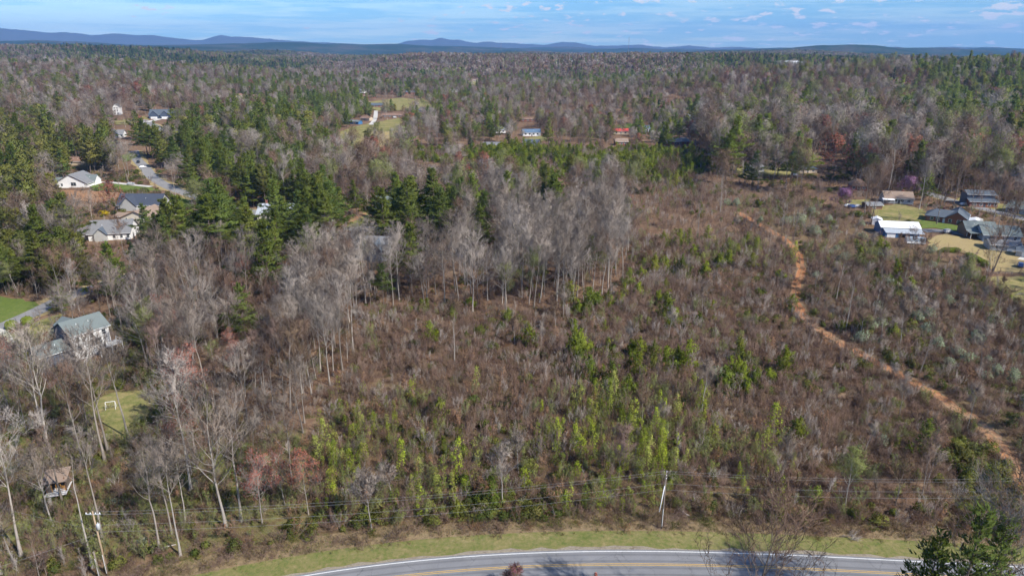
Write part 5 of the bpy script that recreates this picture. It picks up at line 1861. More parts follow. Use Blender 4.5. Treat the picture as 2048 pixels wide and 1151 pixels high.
# ------------------------------------------------------------------ single plants and the mass of plants behind them
KT = {  # kind: (object name, category, description, family, group word)
    'bare': ('bare_tree', 'tree', 'tall bare grey hardwood tree', 'tree', 'bare grey trees'),
    'bareb': ('bare_tree', 'tree', 'bare brown-twigged hardwood tree', 'tree', 'bare brown trees'),
    'small': ('young_tree', 'tree', 'slender young bare tree', 'tree', 'young bare trees'),
    'red': ('maple_tree', 'tree', 'maple flushed with red buds', 'tree', 'red budding maples'),
    'lime': ('budding_tree', 'tree', 'yellow-green budding tree', 'tree', 'budding trees'),
    'red1': ('maple_tree', 'tree', 'broad red maple', 'tree', 'red maples'),
    'maroon': ('budding_tree', 'tree', 'maroon budding tree', 'tree', 'maroon trees'),
    'purple': ('redbud_tree', 'tree', 'purple redbud', 'tree', 'redbuds'),
    'wbloom': ('blossom_tree', 'tree', 'white-blossomed tree', 'tree', 'blossom trees'),
    'forsy': ('flowering_shrub', 'shrub', 'yellow flowering shrub', 'bush', 'flowering shrubs'),
    'shade': ('bare_tree', 'tree', 'dense-twigged bare tree', 'tree', 'dense bare trees'),
    'fpine': ('pine_tree', 'tree', 'airy green pine', 'pine', 'airy pines'),
    'snag': ('bare_tree', 'tree', 'broken-topped bare trunk', 'tree', 'bare snags'),
    'pine': ('pine_tree', 'tree', 'green white-pine', 'pine', 'green pines'),
    'olive': ('pine_tree', 'tree', 'olive-green thin-crowned pine', 'pine', 'olive pines'),
    'cedar': ('cedar_tree', 'tree', 'dense dark green cedar', 'pine', 'dark cedars'),
    'ypine': ('young_pine', 'tree', 'bright green young pine', 'ypine', 'young pines'),
    'poplar': ('poplar_sapling', 'tree', 'slim lime-green leafing sapling', 'poplar', 'leafing saplings'),
    'brush': ('bare_sapling', 'sapling', 'clump of bare saplings', 'brush', 'bare saplings'),
    'brushg': ('budding_sapling', 'sapling', 'clump of yellow-green budding saplings', 'brush', 'budding saplings'),
    'brushd': ('oak_sapling', 'sapling', 'rust-leaved sapling clump', 'brush', 'rust-leaved saplings'),
    'bush': ('shrub', 'shrub', 'low olive-green leafy shrub', 'bush', 'green shrubs'),
    'sage': ('shrub', 'shrub', 'pale silvery-green shrub', 'bush', 'pale shrubs'),
}
ZT = {
    'mid': 'in the mid-distance woods', 'Lmix': 'in woods round the upper left houses', 'Rmix': 'in the right-hand neighbourhood',
    'Lpine': 'on the left edge slope', 'Jpine': 'in the pine belt by the street', 'Hpine': 'in the pines below the cream house',
    'Npine': 'beside the metal-roofed house', 'Opine': 'before the blue-grey house', 'S1': 'in the hardwood stand',
    'S2': 'in the pale stand', 'Lwood': 'in woods beside the deck house', 'LLow': 'in the lower left woods',
    'lotA': 'in the lower lot', 'lotB': 'in the middle lot', 'lotC': 'in the upper lot',
    'lotT': 'along the lot top', 'lotR': 'beyond the dirt track', 'lotRR': 'at the track end', 'near': 'before the road',
}


LOOK = {'bare': ['straight', 'round-crowned', 'slender', 'broad-crowned', 'open-crowned', 'bushy-crowned'], 'bareb': ['spreading', 'low-branched', 'upright', 'short-stemmed'],
        'small': ['feathery', 'upright', 'bushy', 'wispy'], 'red': ['rounded', 'tall', 'low'], 'lime': ['rounded', 'low', 'tall'],
        'pine': ['layered', 'full-skirted', 'long-stemmed', 'broad-based'], 'olive': ['rounded', 'long-stemmed', 'low'], 'cedar': ['narrow', 'broad'],
        'ypine': ['bushy', 'squat', 'conical', 'tall'], 'poplar': ['narrow', 'wispy', 'bushy', 'tall', 'thin-leaved', 'short'],
        'brush': ['many-stemmed', 'upright', 'sprawling', 'tall-stemmed', 'tangled', 'bushy'], 'brushg': ['low', 'tall'], 'brushd': ['low', 'tall'], 'bush': ['mounded', 'broad', 'low'], 'sage': ['mounded']}


def sub_label(kind, zk, px, py, sc, var, qs):
    """which one inside its zone: its look and size first, then where in the zone"""
    ds = KT[kind][2].replace('tall ', '').replace('low ', '').replace('slim ', '').replace('slender ', '')
    s_ = ('small', 'medium-sized', 'large', 'very large')[int(np.searchsorted(qs[2], sc))]
    lk_ = LOOK[kind][var % len(LOOK[kind])]
    w_ = ('left', 'centre', 'right')[int(np.searchsorted(qs[0], px))]
    d_ = ('back', 'middle', 'front')[int(np.searchsorted(qs[1], py))]
    return '%s %s %s, %s %s %s' % (s_, lk_, ds, d_, w_, ZT[zk])


def thirds(px, py, sc, keys):
    out = {}
    for k_ in set(keys):
        m_ = np.array([q_ == k_ for q_ in keys])
        out[k_] = (np.quantile(px[m_], [.333, .667]), np.quantile(py[m_], [.333, .667]), np.quantile(sc[m_], [.25, .5, .75]))
    return out


def place(kind, var, x, y, rz, sc, label=None, group=None, single=True, tilt=(0, 0), zoff=0.0):
    nm, ct, ds, fam, gw = KT.get(kind, (kind, 'tree', kind, 'tree', kind))
    K = KN[kind][var % len(KN[kind])]
    if group:
        tilt = (random.gauss(0, .045), random.gauss(0, .045))
    z = float(hgt(x, y)) - 0.05 + zoff
    if len(K.parts) > 1 and fam in ('tree', 'pine') or label and len(K.parts) > 1:
        r = bpy.data.objects.new(nm, None)
        r.location = (x, y, z)
        r.rotation_euler = (tilt[0], tilt[1], rz)
        r.scale = (sc * random.uniform(.85, 1.15), sc * random.uniform(.85, 1.15), sc) if group else (sc, sc, sc)
        COL.objects.link(r)
        for pn, me_ in K.parts:
            o_ = bpy.data.objects.new(pn, me_)
            COL.objects.link(o_)
            o_.parent = r
    else:
        r = bpy.data.objects.new(nm, K.joined)
        r.location = (x, y, z)
        r.rotation_euler = (tilt[0], tilt[1], rz)
        r.scale = (sc * random.uniform(.85, 1.15), sc * random.uniform(.85, 1.15), sc) if group else (sc, sc, sc)
        COL.objects.link(r)
    tag(r, label, ct, group)
    return r


# prominent trees, each where the photograph shows its foot: picture x, y, height, kind, variant, label
EX = [
    (210, 921, 28, 'bare', 0, 'tall straight pale trunk at the edge of the small lower left lawn'),
    (216, 902, 26, 'bare', 4, 'pale trunk just behind the straight one by the small lower left lawn'),
    (101, 908, 29, 'bare', 2, 'tall pale tree left of the small lawn, above the playhouse'),
    (92, 884, 26, 'bare', 0, 'tall pale tree behind the one above the playhouse'),
    (257, 876, 25, 'bare', 4, 'grey tree at the right side of the small lower left lawn'),
    (177, 856, 20, 'bare', 5, 'thin grey tree behind the small lawn beside the white frame'),
    (382, 980, 27, 'bare', 1, 'tall forked grey tree behind the twin dark trunks, lower left'),
    (452, 1052, 28, 'bare', 3, 'large forked tree with dark lower trunk standing near the roadside bank'),
    (483, 1042, 26, 'bare', 2, 'slender straight pale tree right of the large forked tree near the roadside'),
    (344, 1067, 18, 'bare', 5, 'thin pale tree just left of the forked roadside snag'),
    (361, 1110, 20, 'snag', 0, 'forked bare snag standing nearest the verge, lower left'),
    (186, 1134, 22, 'snag', 1, 'thick broken-topped pale trunk left of the wooden utility pole'),
    (205, 1080, 23, 'snag', 0, 'thick bare trunk rising behind the left utility pole'),
    (42, 1110, 27, 'bare', 2, 'pale leaning tree near the lower left corner'),
    (3, 1146, 22, 'bare', 0, 'pale trunk cut by the lower left corner of the photo'),
    (125, 1003, 20, 'snag', 1, 'slim bare trunk right in front of the playhouse'),
    (94, 1016, 13, 'small', 3, 'thin bare young tree left of the playhouse'),
    (26, 1120, 11, 'small', 0, 'short thin pair of stems beside the leaning corner tree'),
    (525, 1048, 14, 'red', 0, 'red-budded maple with pale trunk near the roadside bank'),
    (617, 1028, 12, 'red', 2, 'small pinkish-red maple right of the red-budded roadside maple'),
    (390, 905, 22, 'red', 1, 'tall maple with red top in the middle of the lower left woods'),
    (325, 700, 15, 'red', 0, 'faint red maple in the woods right of the white deck house'),
    (30, 790, 14, 'red', 2, 'red-tinged maple at the left edge below the white deck house'),
    (685, 740, 25, 'bare', 0, 'pale tree at the right tip of the pale stand beside the lot'),
    (707, 706, 24, 'bare', 4, 'pale tree just behind the tip of the pale stand beside the lot'),
    (660, 770, 23, 'bare', 2, 'pale tree nearest the brush at the foot of the pale stand'),
    (587, 705, 24, 'bare', 5, 'white-barked leaning tree in the middle of the pale stand'),
    (434, 678, 22, 'bare', 1, 'grey tree with wide crown right of the white deck house'),
    (413, 694, 23, 'bare', 3, 'grey tree left of the wide-crowned one near the deck house'),
    (945, 626, 27, 'bare', 3, 'forked tree standing forward from the hardwood stand into the brush'),
    (1013, 638, 25, 'bare', 2, 'straight dark trunk standing farthest forward from the hardwood stand'),
    (799, 601, 25, 'bare', 1, 'grey tree at the left end of the hardwood stand'),
    (857, 578, 25, 'bare', 5, 'white-barked tree left of the middle of the hardwood stand'),
    (890, 610, 24, 'bare', 0, 'grey tree at the front edge of the hardwood stand'),
    (1043, 594, 26, 'bare', 4, 'grey tree right of the middle of the hardwood stand'),
    (1088, 593, 25, 'bare', 0, 'grey tree between the two dark trunks of the hardwood stand'),
    (1216, 577, 27, 'bare', 1, 'big pale tree at the right end of the hardwood stand'),
    (768, 612, 15, 'pine', 2, 'thin ragged pine in front of the left end of the hardwood stand'),
    (1178, 560, 17, 'pine', 2, 'narrow pine inside the right end of the hardwood stand'),
    (963, 505, 20, 'pine', 1, 'lone conical pine standing behind the hardwood stand'),
    (1105, 452, 25, 'pine', 0, 'large layered pine behind the right part of the hardwood stand'),
    (772, 490, 24, 'pine', 1, 'broad pine in front of the blue-grey house'),
    (822, 482, 27, 'pine', 3, 'tallest pine right of the blue-grey house'),
    (880, 490, 25, 'pine', 0, 'broad pine at the right end of the row by the blue-grey house'),
    (625, 472, 27, 'pine', 0, 'tall bright pine right of the metal-roofed house'),
    (660, 480, 25, 'pine', 1, 'broad pine at the right end of the row by the metal-roofed house'),
    (345, 520, 25, 'pine', 3, 'broad pine at the left end of the row below the cream house'),
    (372, 515, 26, 'pine', 0, 'tall pine second in the row below the cream house'),
    (430, 528, 28, 'pine', 2, 'bare-stemmed tall pine in the middle of the row below the cream house'),
    (455, 522, 27, 'pine', 0, 'bushy pine right of the bare-stemmed one below the cream house'),
    (508, 545, 26, 'pine', 2, 'bare-stemmed pine near the right end of the row below the cream house'),
    (540, 600, 27, 'pine', 1, 'large pine with foliage to the ground below the metal-roofed house'),
    (232, 600, 20, 'pine', 3, 'dense dark pine beside the street behind the white deck house'),
    (670, 240, 17, 'cedar', 1, 'large round dark evergreen left of the tan field'),
    (1742, 449, 27, 'shade', 0, 'big dark bare tree left of the blue metal barn'),
    (1729, 428, 24, 'bareb', 0, 'second dark bare tree left of the blue metal barn, farther back'),
    (1983, 549, 30, 'shade', 0, 'large dark bare tree leaning right over the clipped hedge'),
    (1873, 448, 20, 'bareb', 1, 'spreading bare tree behind the brick ranch house'),
    (1985, 448, 24, 'bareb', 3, 'large bare tree beside the dark green roofed house'),
    (1665, 362, 25, 'red1', 0, 'broad rust-red maple in the right-hand neighbourhood'),
    (1515, 378, 20, 'bare', 3, 'grey bare tree at the upper right corner of the lot'),
    (1755, 392, 22, 'bare', 1, 'pale spreading tree behind the warm brown roof'),
    (1685, 425, 10, 'purple', 0, 'bright purple redbud in the right-hand neighbourhood'),
    (1812, 398, 10, 'purple', 0, 'bright purple redbud behind the grey-roofed house with porch'),
    (1330, 300, 22, 'pine', 1, 'dark pine beside the grey-roofed brick house'),
    (1555, 352, 24, 'pine', 3, 'bright green pine above the upper right corner of the lot'),
    (1845, 356, 24, 'pine', 2, 'narrow ivy-green pine among the bare trees at right'),
    (1845, 905, 8.5, 'ypine', 3, 'tall bright green young pine on the right beside the track'),
    (905, 640, 5.5, 'ypine', 2, 'pair-topped young pine left in the middle of the lot'),
    (20, 735, 9, 'wbloom', 0, 'white-blossomed tree beside the blue-grey garage wing'),
    (120, 700, 6, 'wbloom', 0, 'small pale budding tree against the deck house gable'),
    (1992, 480, 25, 'bareb', 0, 'bare tree rising behind the low grey outbuilding'),
    (210, 432, 3.2, 'forsy', 0, 'bright yellow flowering shrub left of the navy roof'),
    (1005, 1010, 13, 'small', 3, 'pale bare young tree low in the lot near the verge'),
    (744, 1060, 12, 'small', 0, 'thin straight pale stem at the edge of the verge'),
    (1690, 1010, 12, 'lime', 1, 'bushy grey tree beside the track end behind the wires'),
    (1475, 412, 4.6, 'sage', 0, 'pale silvery shrub at the upper end of the dirt track'),
    (1452, 410, 4.0, 'sage', 0, 'pale silvery shrub left of the one at the upper track end'),
    (1572, 452, 5.0, 'sage', 0, 'large pale silvery shrub right of the upper track, left of a group'),
    (1600, 446, 5.4, 'sage', 0, 'large pale silvery shrub in the middle of the upper track group'),
    (1626, 470, 5.0, 'sage', 0, 'pale silvery shrub at the lower right of the upper track group'),
    (1690, 525, 4.6, 'sage', 0, 'pale silvery shrub in the brush right of the track bend'),
    (1985, 655, 4.6, 'sage', 0, 'pale green shrub near the fence at the right edge'),
    (1790, 545, 14, 'bareb', 3, 'bare spreading tree in the brush below the blue barn'),
    (1835, 560, 16, 'bareb', 1, 'bare many-branched tree in the brush left of the oval hedge'),
    (1815, 520, 13, 'bareb', 0, 'bare tree right in front of the long white trailer'),
    (1760, 560, 12, 'small', 3, 'thin bare tree in the brush left of the ones below the barn'),
    (1925, 600, 14, 'lime', 1, 'olive budding tree in the brush below the long hedge'),
    (1905, 420, 26, 'shade', 0, 'big bare tree behind the slate-blue brick ranch house'),
    (1838, 418, 24, 'shade', 1, 'big bare tree at the left end of the brick ranch house'),
    (2035, 430, 27, 'shade', 0, 'tall bare tree at the right edge by the street'),
    (1955, 440, 22, 'bareb', 2, 'bare tree between the brick ranch house and the green roof'),
    (1970, 566, 17, 'bareb', 1, 'thin bare tree left of the leaning one by the hedge'),
    # the near side of the road
    (1500, 1347, 29, 'shade', 0, 'bare tree in the foreground standing before the road'),
    (1878, 1345, 27, 'fpine', 0, 'green pine in the foreground before the road, lower right'),
    (1822, 1330, 22, 'fpine', 1, 'smaller green pine left of the foreground pine, lower right'),
    (1950, 1335, 30, 'shade', 1, 'pale branchy bare tree at the lower right corner'),
    (2015, 1335, 33, 'shade', 0, 'dark forked tree leaning in at the right edge of the foreground'),
    (1935, 1345, 25, 'fpine', 0, 'green pine behind the corner tree, lower right'),
    (1790, 1010, 10, 'small', 1, 'grey young tree beside the track end'),
    (1030, 1192, 4.6, 'maroon', 0, 'dull maroon crown tip showing at the bottom edge of the photo'),
]
ex_xy = []
LEAN = {1983: (0, math.radians(9)), 587: (0, math.radians(6))}
for i, (px_, py_, H_, kd, vr, lab) in enumerate(EX):
    p_ = at(px_, py_)
    K = KN[kd][vr % len(KN[kd])]
    ex_xy.append((p_.x, p_.y))
    o_ = place(kd, vr, p_.x, p_.y, (i * 2.4) % 6.28 if px_ not in LEAN else 0.0, H_ / K.H, lab, tilt=LEAN.get(px_, (0, 0)))
    if kd == 'pine' and H_ > 18:
        o_.scale = (o_.scale[0] * 1.18, o_.scale[1] * 1.18, o_.scale[2])
ex_xy = np.array(ex_xy)


def clear_of_ex(x, y, d):
    k = np.ones(len(x), bool)
    for a, b in ex_xy:
        k &= np.hypot(x - a, y - b) > d
    return k


def frame_size(x, y, H):
    z = hgt(x, y)
    dist = np.sqrt(x * x + y * y + (CAMZ - z) ** 2)
    px, py = proj(x, y, z)
    tx, ty = proj(x, y, z + H)
    inside = (px > 5) & (px < 2043) & (py < 1145) & (ty > 0)
    return np.where(inside, H * F / dist, 0), dist


SRC = bpy.data.collections.new('plant_models')       # models for the mass, not in the scene itself


def scatter(name, label, cat_, x, y, meshes, idx, rz, sc, zoff=0.0, tilt=0.05):
    n = len(x)
    me_ = bpy.data.meshes.new(name)
    me_.vertices.add(n)
    v = np.column_stack([x, y, hgt(x, y) - 0.05 + zoff]).astype(np.float32)
    me_.vertices.foreach_set('co', v.ravel())
    for an, ty, val in (('idx', 'INT', idx.astype(np.int32)),):
        a_ = me_.attributes.new(an, ty, 'POINT')
        a_.data.foreach_set('value', val)
    g_ = np.random.default_rng(n)
    rot = np.column_stack([g_.normal(0, tilt, n), g_.normal(0, tilt, n), rz]).astype(np.float32)
    sv = (np.asarray(sc)[:, None] * np.column_stack([g_.uniform(.82, 1.2, n), g_.uniform(.82, 1.2, n), g_.uniform(.85, 1.15, n)])).astype(np.float32)
    for an, val in (('rot', rot), ('scv', sv)):
        a_ = me_.attributes.new(an, 'FLOAT_VECTOR', 'POINT')
        a_.data.foreach_set('vector', val.ravel())
    col = bpy.data.collections.new(name + '_models')
    for i, m_ in enumerate(meshes):
        o_ = bpy.data.objects.new('%s_model_%03d' % (name, i), m_)
        col.objects.link(o_)
    ng = bpy.data.node_groups.new(name, 'GeometryNodeTree')
    ng.interface.new_socket('Geometry', in_out='INPUT', socket_type='NodeSocketGeometry')
    ng.interface.new_socket('Geometry', in_out='OUTPUT', socket_type='NodeSocketGeometry')
    gi = ng.nodes.new('NodeGroupInput')
    go = ng.nodes.new('NodeGroupOutput')
    iop = ng.nodes.new('GeometryNodeInstanceOnPoints')
    ci = ng.nodes.new('GeometryNodeCollectionInfo')
    ci.inputs['Collection'].default_value = col
    ci.inputs['Separate Children'].default_value = True
    ci.inputs['Reset Children'].default_value = True
    iop.inputs['Pick Instance'].default_value = True

    def na(nm, ty):
        k = ng.nodes.new('GeometryNodeInputNamedAttribute')
        k.data_type = ty
        k.inputs['Name'].default_value = nm
        return k.outputs['Attribute']
    ng.links.new(gi.outputs[0], iop.inputs['Points'])
    ng.links.new(ci.outputs[0], iop.inputs['Instance'])
    ng.links.new(na('idx', 'INT'), iop.inputs['Instance Index'])
    ng.links.new(na('rot', 'FLOAT_VECTOR'), iop.inputs['Rotation'])
    ng.links.new(na('scv', 'FLOAT_VECTOR'), iop.inputs['Scale'])
    ng.links.new(iop.outputs[0], go.inputs[0])
    o_ = link(name, me_)
    md = o_.modifiers.new('instances', 'NODES')
    md.node_group = ng
    tag(o_, label, cat_, None, 'stuff')
    return o_


def spread(kinds_order, kd, g):
    """index into the flat mesh list for an array of kinds"""
    flat, start = [], {}
    for k in kinds_order:
        start[k] = (len(flat), len(KN[k]))
        flat += [q.joined for q in KN[k]]
    idx = np.zeros(len(kd), int)
    hh = np.zeros(len(kd))
    for k, (s0, n_) in start.items():
        sel = np.where(kd == k)[0]
        pick = g.integers(0, n_, len(sel))
        idx[sel] = s0 + pick
        hh[sel] = np.array([q.H for q in KN[k]])[pick]
    return flat, start, idx, hh


# ---- trees
keep = clear_of_ex(TX, TY, 3.5)
TX, TY, TK = TX[keep], TY[keep], TK[keep]
tz, tpx, tpy = zones(TX, TY)
tsc = rng.uniform(0.6, 1.15, len(TX))
tsc = np.where(np.isin(tz, ['Lwood', 'mid']), tsc * 0.88, tsc)
hood = ((tpx > 1380) & (tpy > 255) & (tpy < 430)) | ((tpx > 620) & (tpx < 1400) & (tpy > 190) & (tpy < 298))
tsc = np.where(hood & (tpx < 1400), tsc * 0.9, tsc)
tsc = np.where((tz == 'Rmix') & (tpy > 250), tsc * 1.3, tsc)
tsc = np.where(np.isin(tz, ['S1', 'S2']), rng.uniform(0.64, 0.98, len(TX)), tsc)
tsc = np.where(tz == 'LLow', rng.uniform(0.5, 1.05, len(TX)), tsc)
trz = rng.uniform(0, 6.28, len(TX))
dist_ = np.hypot(TX, TY)
order = ['bare', 'bareb', 'small', 'red', 'lime', 'pine', 'olive', 'cedar']
flat, start, tidx, th_ = spread(order, TK, rng)
size, dist3 = frame_size(TX, TY, th_ * tsc)
single = np.zeros(len(TX), bool)
for fam, lim in (('tree', 235), ('pine', 272)):
    cand = np.where(np.isin(TK, [k for k in KT if KT[k][3] == fam]) & (size > 0))[0]
    single[cand[np.argsort(-size[cand])][:lim]] = True
si = np.where(single)[0]
Q = thirds(tpx[si], tpy[si], tsc[si], [str(q_) for q_ in tz[si]])
for i in si:
    k = str(TK[i])
    zk = str(tz[i])
    place(k, int(tidx[i] - start[k][0]), float(TX[i]), float(TY[i]), float(trz[i]), float(tsc[i]), sub_label(k, zk, tpx[i], tpy[i], tsc[i], int(tidx[i] - start[k][0]), Q[zk]), KT[k][4] + ' ' + ZT[zk])
# the rest: near models to 330 m, coarser beyond
rest = ~single
nearm = rest & (dist_ < 330)
scatter('woodland', 'mass of trees deeper in the woods behind the nearer single trees', 'woods', TX[nearm], TY[nearm], flat, tidx[nearm], trz[nearm], tsc[nearm])
farm = rest & ~nearm
fk = np.array([{'bare': 'bare1', 'bareb': 'bareb1', 'small': 'bareb1', 'red': 'red1', 'lime': 'lime1', 'pine': 'pine1', 'olive': 'olive1', 'cedar': 'cedar1'}[k] for k in TK[farm]])
fx, fy, fsc, frz = TX[farm], TY[farm], tsc[farm].copy(), trz[farm]
fsc = fsc * np.where(np.hypot(fx, fy) > 330, 1.12, 1.0)
fsc[TK[farm] == 'small'] *= 0.55
flat1, st1, fidx, _ = spread(['bare1', 'bareb1', 'red1', 'lime1', 'pine1', 'olive1', 'cedar1'], fk, rng)
scatter('distant_woodland', 'mass of bare and evergreen trees in the middle distance', 'woods', fx, fy, flat1, fidx, frz, fsc)
x, y = grid_pts(42, 1680, 5200, seed=9)
ok = ~blocked(x, y, 8)
x, y = x[ok], y[ok]
pf = 0.25 * vnoise(x, y, 180, 31) + 0.75 * vnoise(x, y, 620, 32)
fk = np.where(pf > 0.55, 'farp', np.where(pf > 0.46, 'farm', 'farb'))
flat2, st2, fidx, _ = spread(['farb', 'farp', 'farm'], fk, rng)
scatter('far_forest', 'far forest fading towards the horizon', 'forest', x, y, flat2, fidx, rng.uniform(0, 6.28, len(x)), rng.uniform(0.75, 1.1, len(x)))

# ---- undergrowth: saplings, young pines, leafing saplings, shrubs
UNDER = {  # per 1.7 m spot: share, mix
    'lotA': (.80, {'brush': .64, 'brushg': .13, 'brushd': .06, 'poplar': .125, 'ypine': .018, 'bush': .08, 'sage': .0008}),
    'lotB': (.80, {'brush': .78, 'brushg': .09, 'brushd': .03, 'poplar': .022, 'ypine': .024, 'bush': .05, 'sage': .0008}),
    'lotC': (.80, {'brush': .87, 'brushg': .055, 'brushd': .025, 'poplar': .005, 'ypine': .020, 'bush': .025}),
    'lotT': (.85, {'brush': .36, 'brushg': .12, 'ypine': .50, 'bush': .02}),
    'lotR': (.74, {'brush': .68, 'brushg': .15, 'brushd': .02, 'ypine': .012, 'bush': .125, 'sage': .013}),
    'lotRR': (.55, {'brush': .35, 'brushg': .12, 'bush': .53}),
    'LLow': (.58, {'brush': .55, 'brushg': .15, 'brushd': .06, 'bush': .23, 'sage': .008}),
    'Lwood': (.30, {'brush': .70, 'brushg': .08, 'brushd': .06, 'bush': .16}),
    'S1': (.26, {'brush': .68, 'brushg': .06, 'brushd': .12, 'bush': .14}),
    'S2': (.26, {'brush': .72, 'brushg': .06, 'brushd': .10, 'bush': .12}),
    'Hpine': (.25, {'brush': .5, 'brushd': .1, 'bush': .4}),
    'Lpine': (.36, {'brush': .5, 'bush': .5}),
    'mid': (.36, {'brush': .7, 'bush': .25, 'brushg': .05}),
    'Rmix': (.42, {'brush': .55, 'bush': .45}),
    'Lmix': (.66, {'brush': .6, 'bush': .4}),
    'Jpine': (.30, {'brush': .6, 'bush': .4}),
    'Npine': (.14, {'brush': .6, 'bush': .4}),
    'Opine': (.14, {'brush': .6, 'bush': .4}),
    'near': (.10, {'brush': .5, 'bush': .5}),
}
UX, UY, UK, UZ = [], [], [], []
for s_, r0, r1, sd_ in ((1.4, 88, 300, 41), (2.1, 300, 640, 42)):
    x, y = grid_pts(s_, r0, r1, seed=sd_)
    b_ = blocked(x, y, 0.2)
    rdist = road_dist(x, y)
    zn, px, py = zones(x, y)
    c1_ = vnoise(x, y, 14, 51)
    c2_ = vnoise(x, y, 5.5, 52)
    c3_ = vnoise(x, y, 30, 53)
    u, u2 = rng.random(len(x)), rng.random(len(x))
    for z_ in np.unique(zn):
        share, mix = UNDER[z_]
        sel = np.where((zn == z_) & ~b_)[0]
        if z_ not in ('lotT', 'lotC'):
            sel = sel[np.hypot(x[sel], y[sel]) < 540]
        sh = share * (0.55 + 0.9 * c2_[sel]) * np.where((c1_[sel] < 0.16), 0.35, 1)
        kp = sel[u[sel] < sh]
        ks = list(mix)
        w = np.tile(np.array(list(mix.values()))[None], (len(kp), 1))
        # green things come in drifts
        for g_, nz in (('poplar', c3_), ('ypine', c1_), ('bush', c1_), ('brushg', c3_)):
            if g_ in ks:
                w[:, ks.index(g_)] *= np.clip((nz[kp] - 0.46) * 8.0, 0.04, 3.6)
        if z_ in ('lotA', 'lotB'):
            kx, ky = px[kp], py[kp]
            d1 = inpoly(kx, ky, [(630, 1040), (640, 850), (700, 800), (770, 860), (740, 960), (760, 1040)]) | inpoly(kx, ky, [(1000, 1030), (1020, 880), (1080, 820), (1240, 830), (1340, 900), (1320, 1030)]) | inpoly(kx, ky, [(760, 1040), (860, 940), (960, 960), (980, 1040)])
            d2 = inpoly(kx, ky, [(1130, 600), (1330, 590), (1400, 700), (1380, 800), (1180, 780), (1120, 690)]) | inpoly(kx, ky, [(830, 600), (950, 600), (940, 680), (850, 690)]) | inpoly(kx, ky, [(1420, 700), (1560, 740), (1540, 800), (1430, 790)])
            for g_, dd, up_, dn_ in (('poplar', d1, 3.2, .35), ('brushg', d1, 2.6, .7), ('ypine', d2, 3.2, .4), ('bush', d2, 1.8, 1.0)):
                if g_ in ks:
                    w[:, ks.index(g_)] *= np.where(dd, up_, dn_)
        # lower, greener hedge-like growth right behind the bank
        if 'bush' in ks and z_ in ('lotA', 'lotB', 'LLow'):
            w[:, ks.index('bush')] *= np.where(road_dist(x[kp], y[kp]) < 15, 4.0, 1.0)
        cw = np.cumsum(w, 1)
        cw /= cw[:, -1:]
        kk = (u2[kp][:, None] > cw).sum(1)
        UX.append(x[kp])
        UY.append(y[kp])
        UK.append(np.array(ks)[kk])
        UZ.append(zn[kp])
UX, UY, UK, UZ = map(np.concatenate, (UX, UY, UK, UZ))
keep = clear_of_ex(UX, UY, 0.8)
UX, UY, UK, UZ = UX[keep], UY[keep], UK[keep], UZ[keep]
usc = rng.uniform(0.5, 1.3, len(UX)) ** np.where(np.isin(UK, ['poplar', 'ypine']), 1.5, 1.0) * (0.8 + 0.4 * vnoise(UX, UY, 22, 61))
usc = np.where((UK == 'ypine') & np.isin(UZ, ['lotA', 'lotB', 'lotC', 'lotR']), usc * 1.05, usc)
usc = np.where(UZ == 'lotT', usc * 1.05, usc)
usc = np.where(np.isin(UZ, ['LLow', 'S1']) & (UK == 'bush'), usc * 0.8, usc)
urz = rng.uniform(0, 6.28, len(UX))
uorder = ['brush', 'brushg', 'brushd', 'poplar', 'ypine', 'bush', 'sage']
uflat, ust, uidx, uh = spread(uorder, UK, rng)
size, _ = frame_size(UX, UY, uh * usc)
single = np.zeros(len(UX), bool)
for fam in ('brush', 'poplar', 'ypine', 'bush'):
    cand = np.where(np.isin(UK, [k for k in KT if KT[k][3] == fam]) & (size > 0))[0]
    single[cand[np.argsort(-size[cand])][:285]] = True
upx, upy = proj(UX, UY, hgt(UX, UY))
si = np.where(single)[0]
Q = thirds(upx[si], upy[si], usc[si], [str(q_) for q_ in UZ[si]])
for i in si:
    k, zk = str(UK[i]), str(UZ[i])
    place(k, int(uidx[i] - ust[k][0]), float(UX[i]), float(UY[i]), float(urz[i]), float(usc[i]), sub_label(k, zk, upx[i], upy[i], usc[i], int(uidx[i] - ust[k][0]), Q[zk]), KT[k][4] + ' ' + ZT[zk])
rest = ~single
scatter('undergrowth', 'dense brushy undergrowth of thin saplings, young pines and shrubs', 'undergrowth', UX[rest], UY[rest], uflat, uidx[rest], urz[rest], usc[rest], tilt=0.12)

# ---- tall grass along the bank and tufts in the open ground
x, y = grid_pts(0.75, 85, 190, seed=71)
rdist = road_dist(x, y)
px, py = proj(x, y, hgt(x, y))
on_bank = (rdist > 4.8) & (rdist < 10) & (rng.random(len(x)) < 0.8 * sstep(4.6, 6.4, rdist))
verge_g = (rdist > 0.6) & (rdist <= 5.0) & (rng.random(len(x)) < 0.22)
opn = (rdist >= 9.5) & (rng.random(len(x)) < 0.05) & ~blocked(x, y, 0)
near_side = (rdist < -2 * LANE - 2) & (rng.random(len(x)) < 0.3)
k = on_bank | verge_g | opn | near_side
x, y, rdist = x[k], y[k], rdist[k]
gn = vnoise(x, y, 9, 72)
kd = np.where((gn + rng.normal(0, .18, len(x)) > 0.55) | ((rdist < 3.6) & (gn > .3)), 'gtuft', 'tuft')
gflat, _, gidx, _ = spread(['tuft', 'gtuft'], kd, rng)
gs = rng.uniform(0.6, 1.3, len(x)) * np.where(rdist < 4.2, 0.45, 1.0)
scatter('grass', 'long dry and green grass on the bank above the road', 'grass', x, y, gflat, gidx, rng.uniform(0, 6.28, len(x)), gs)

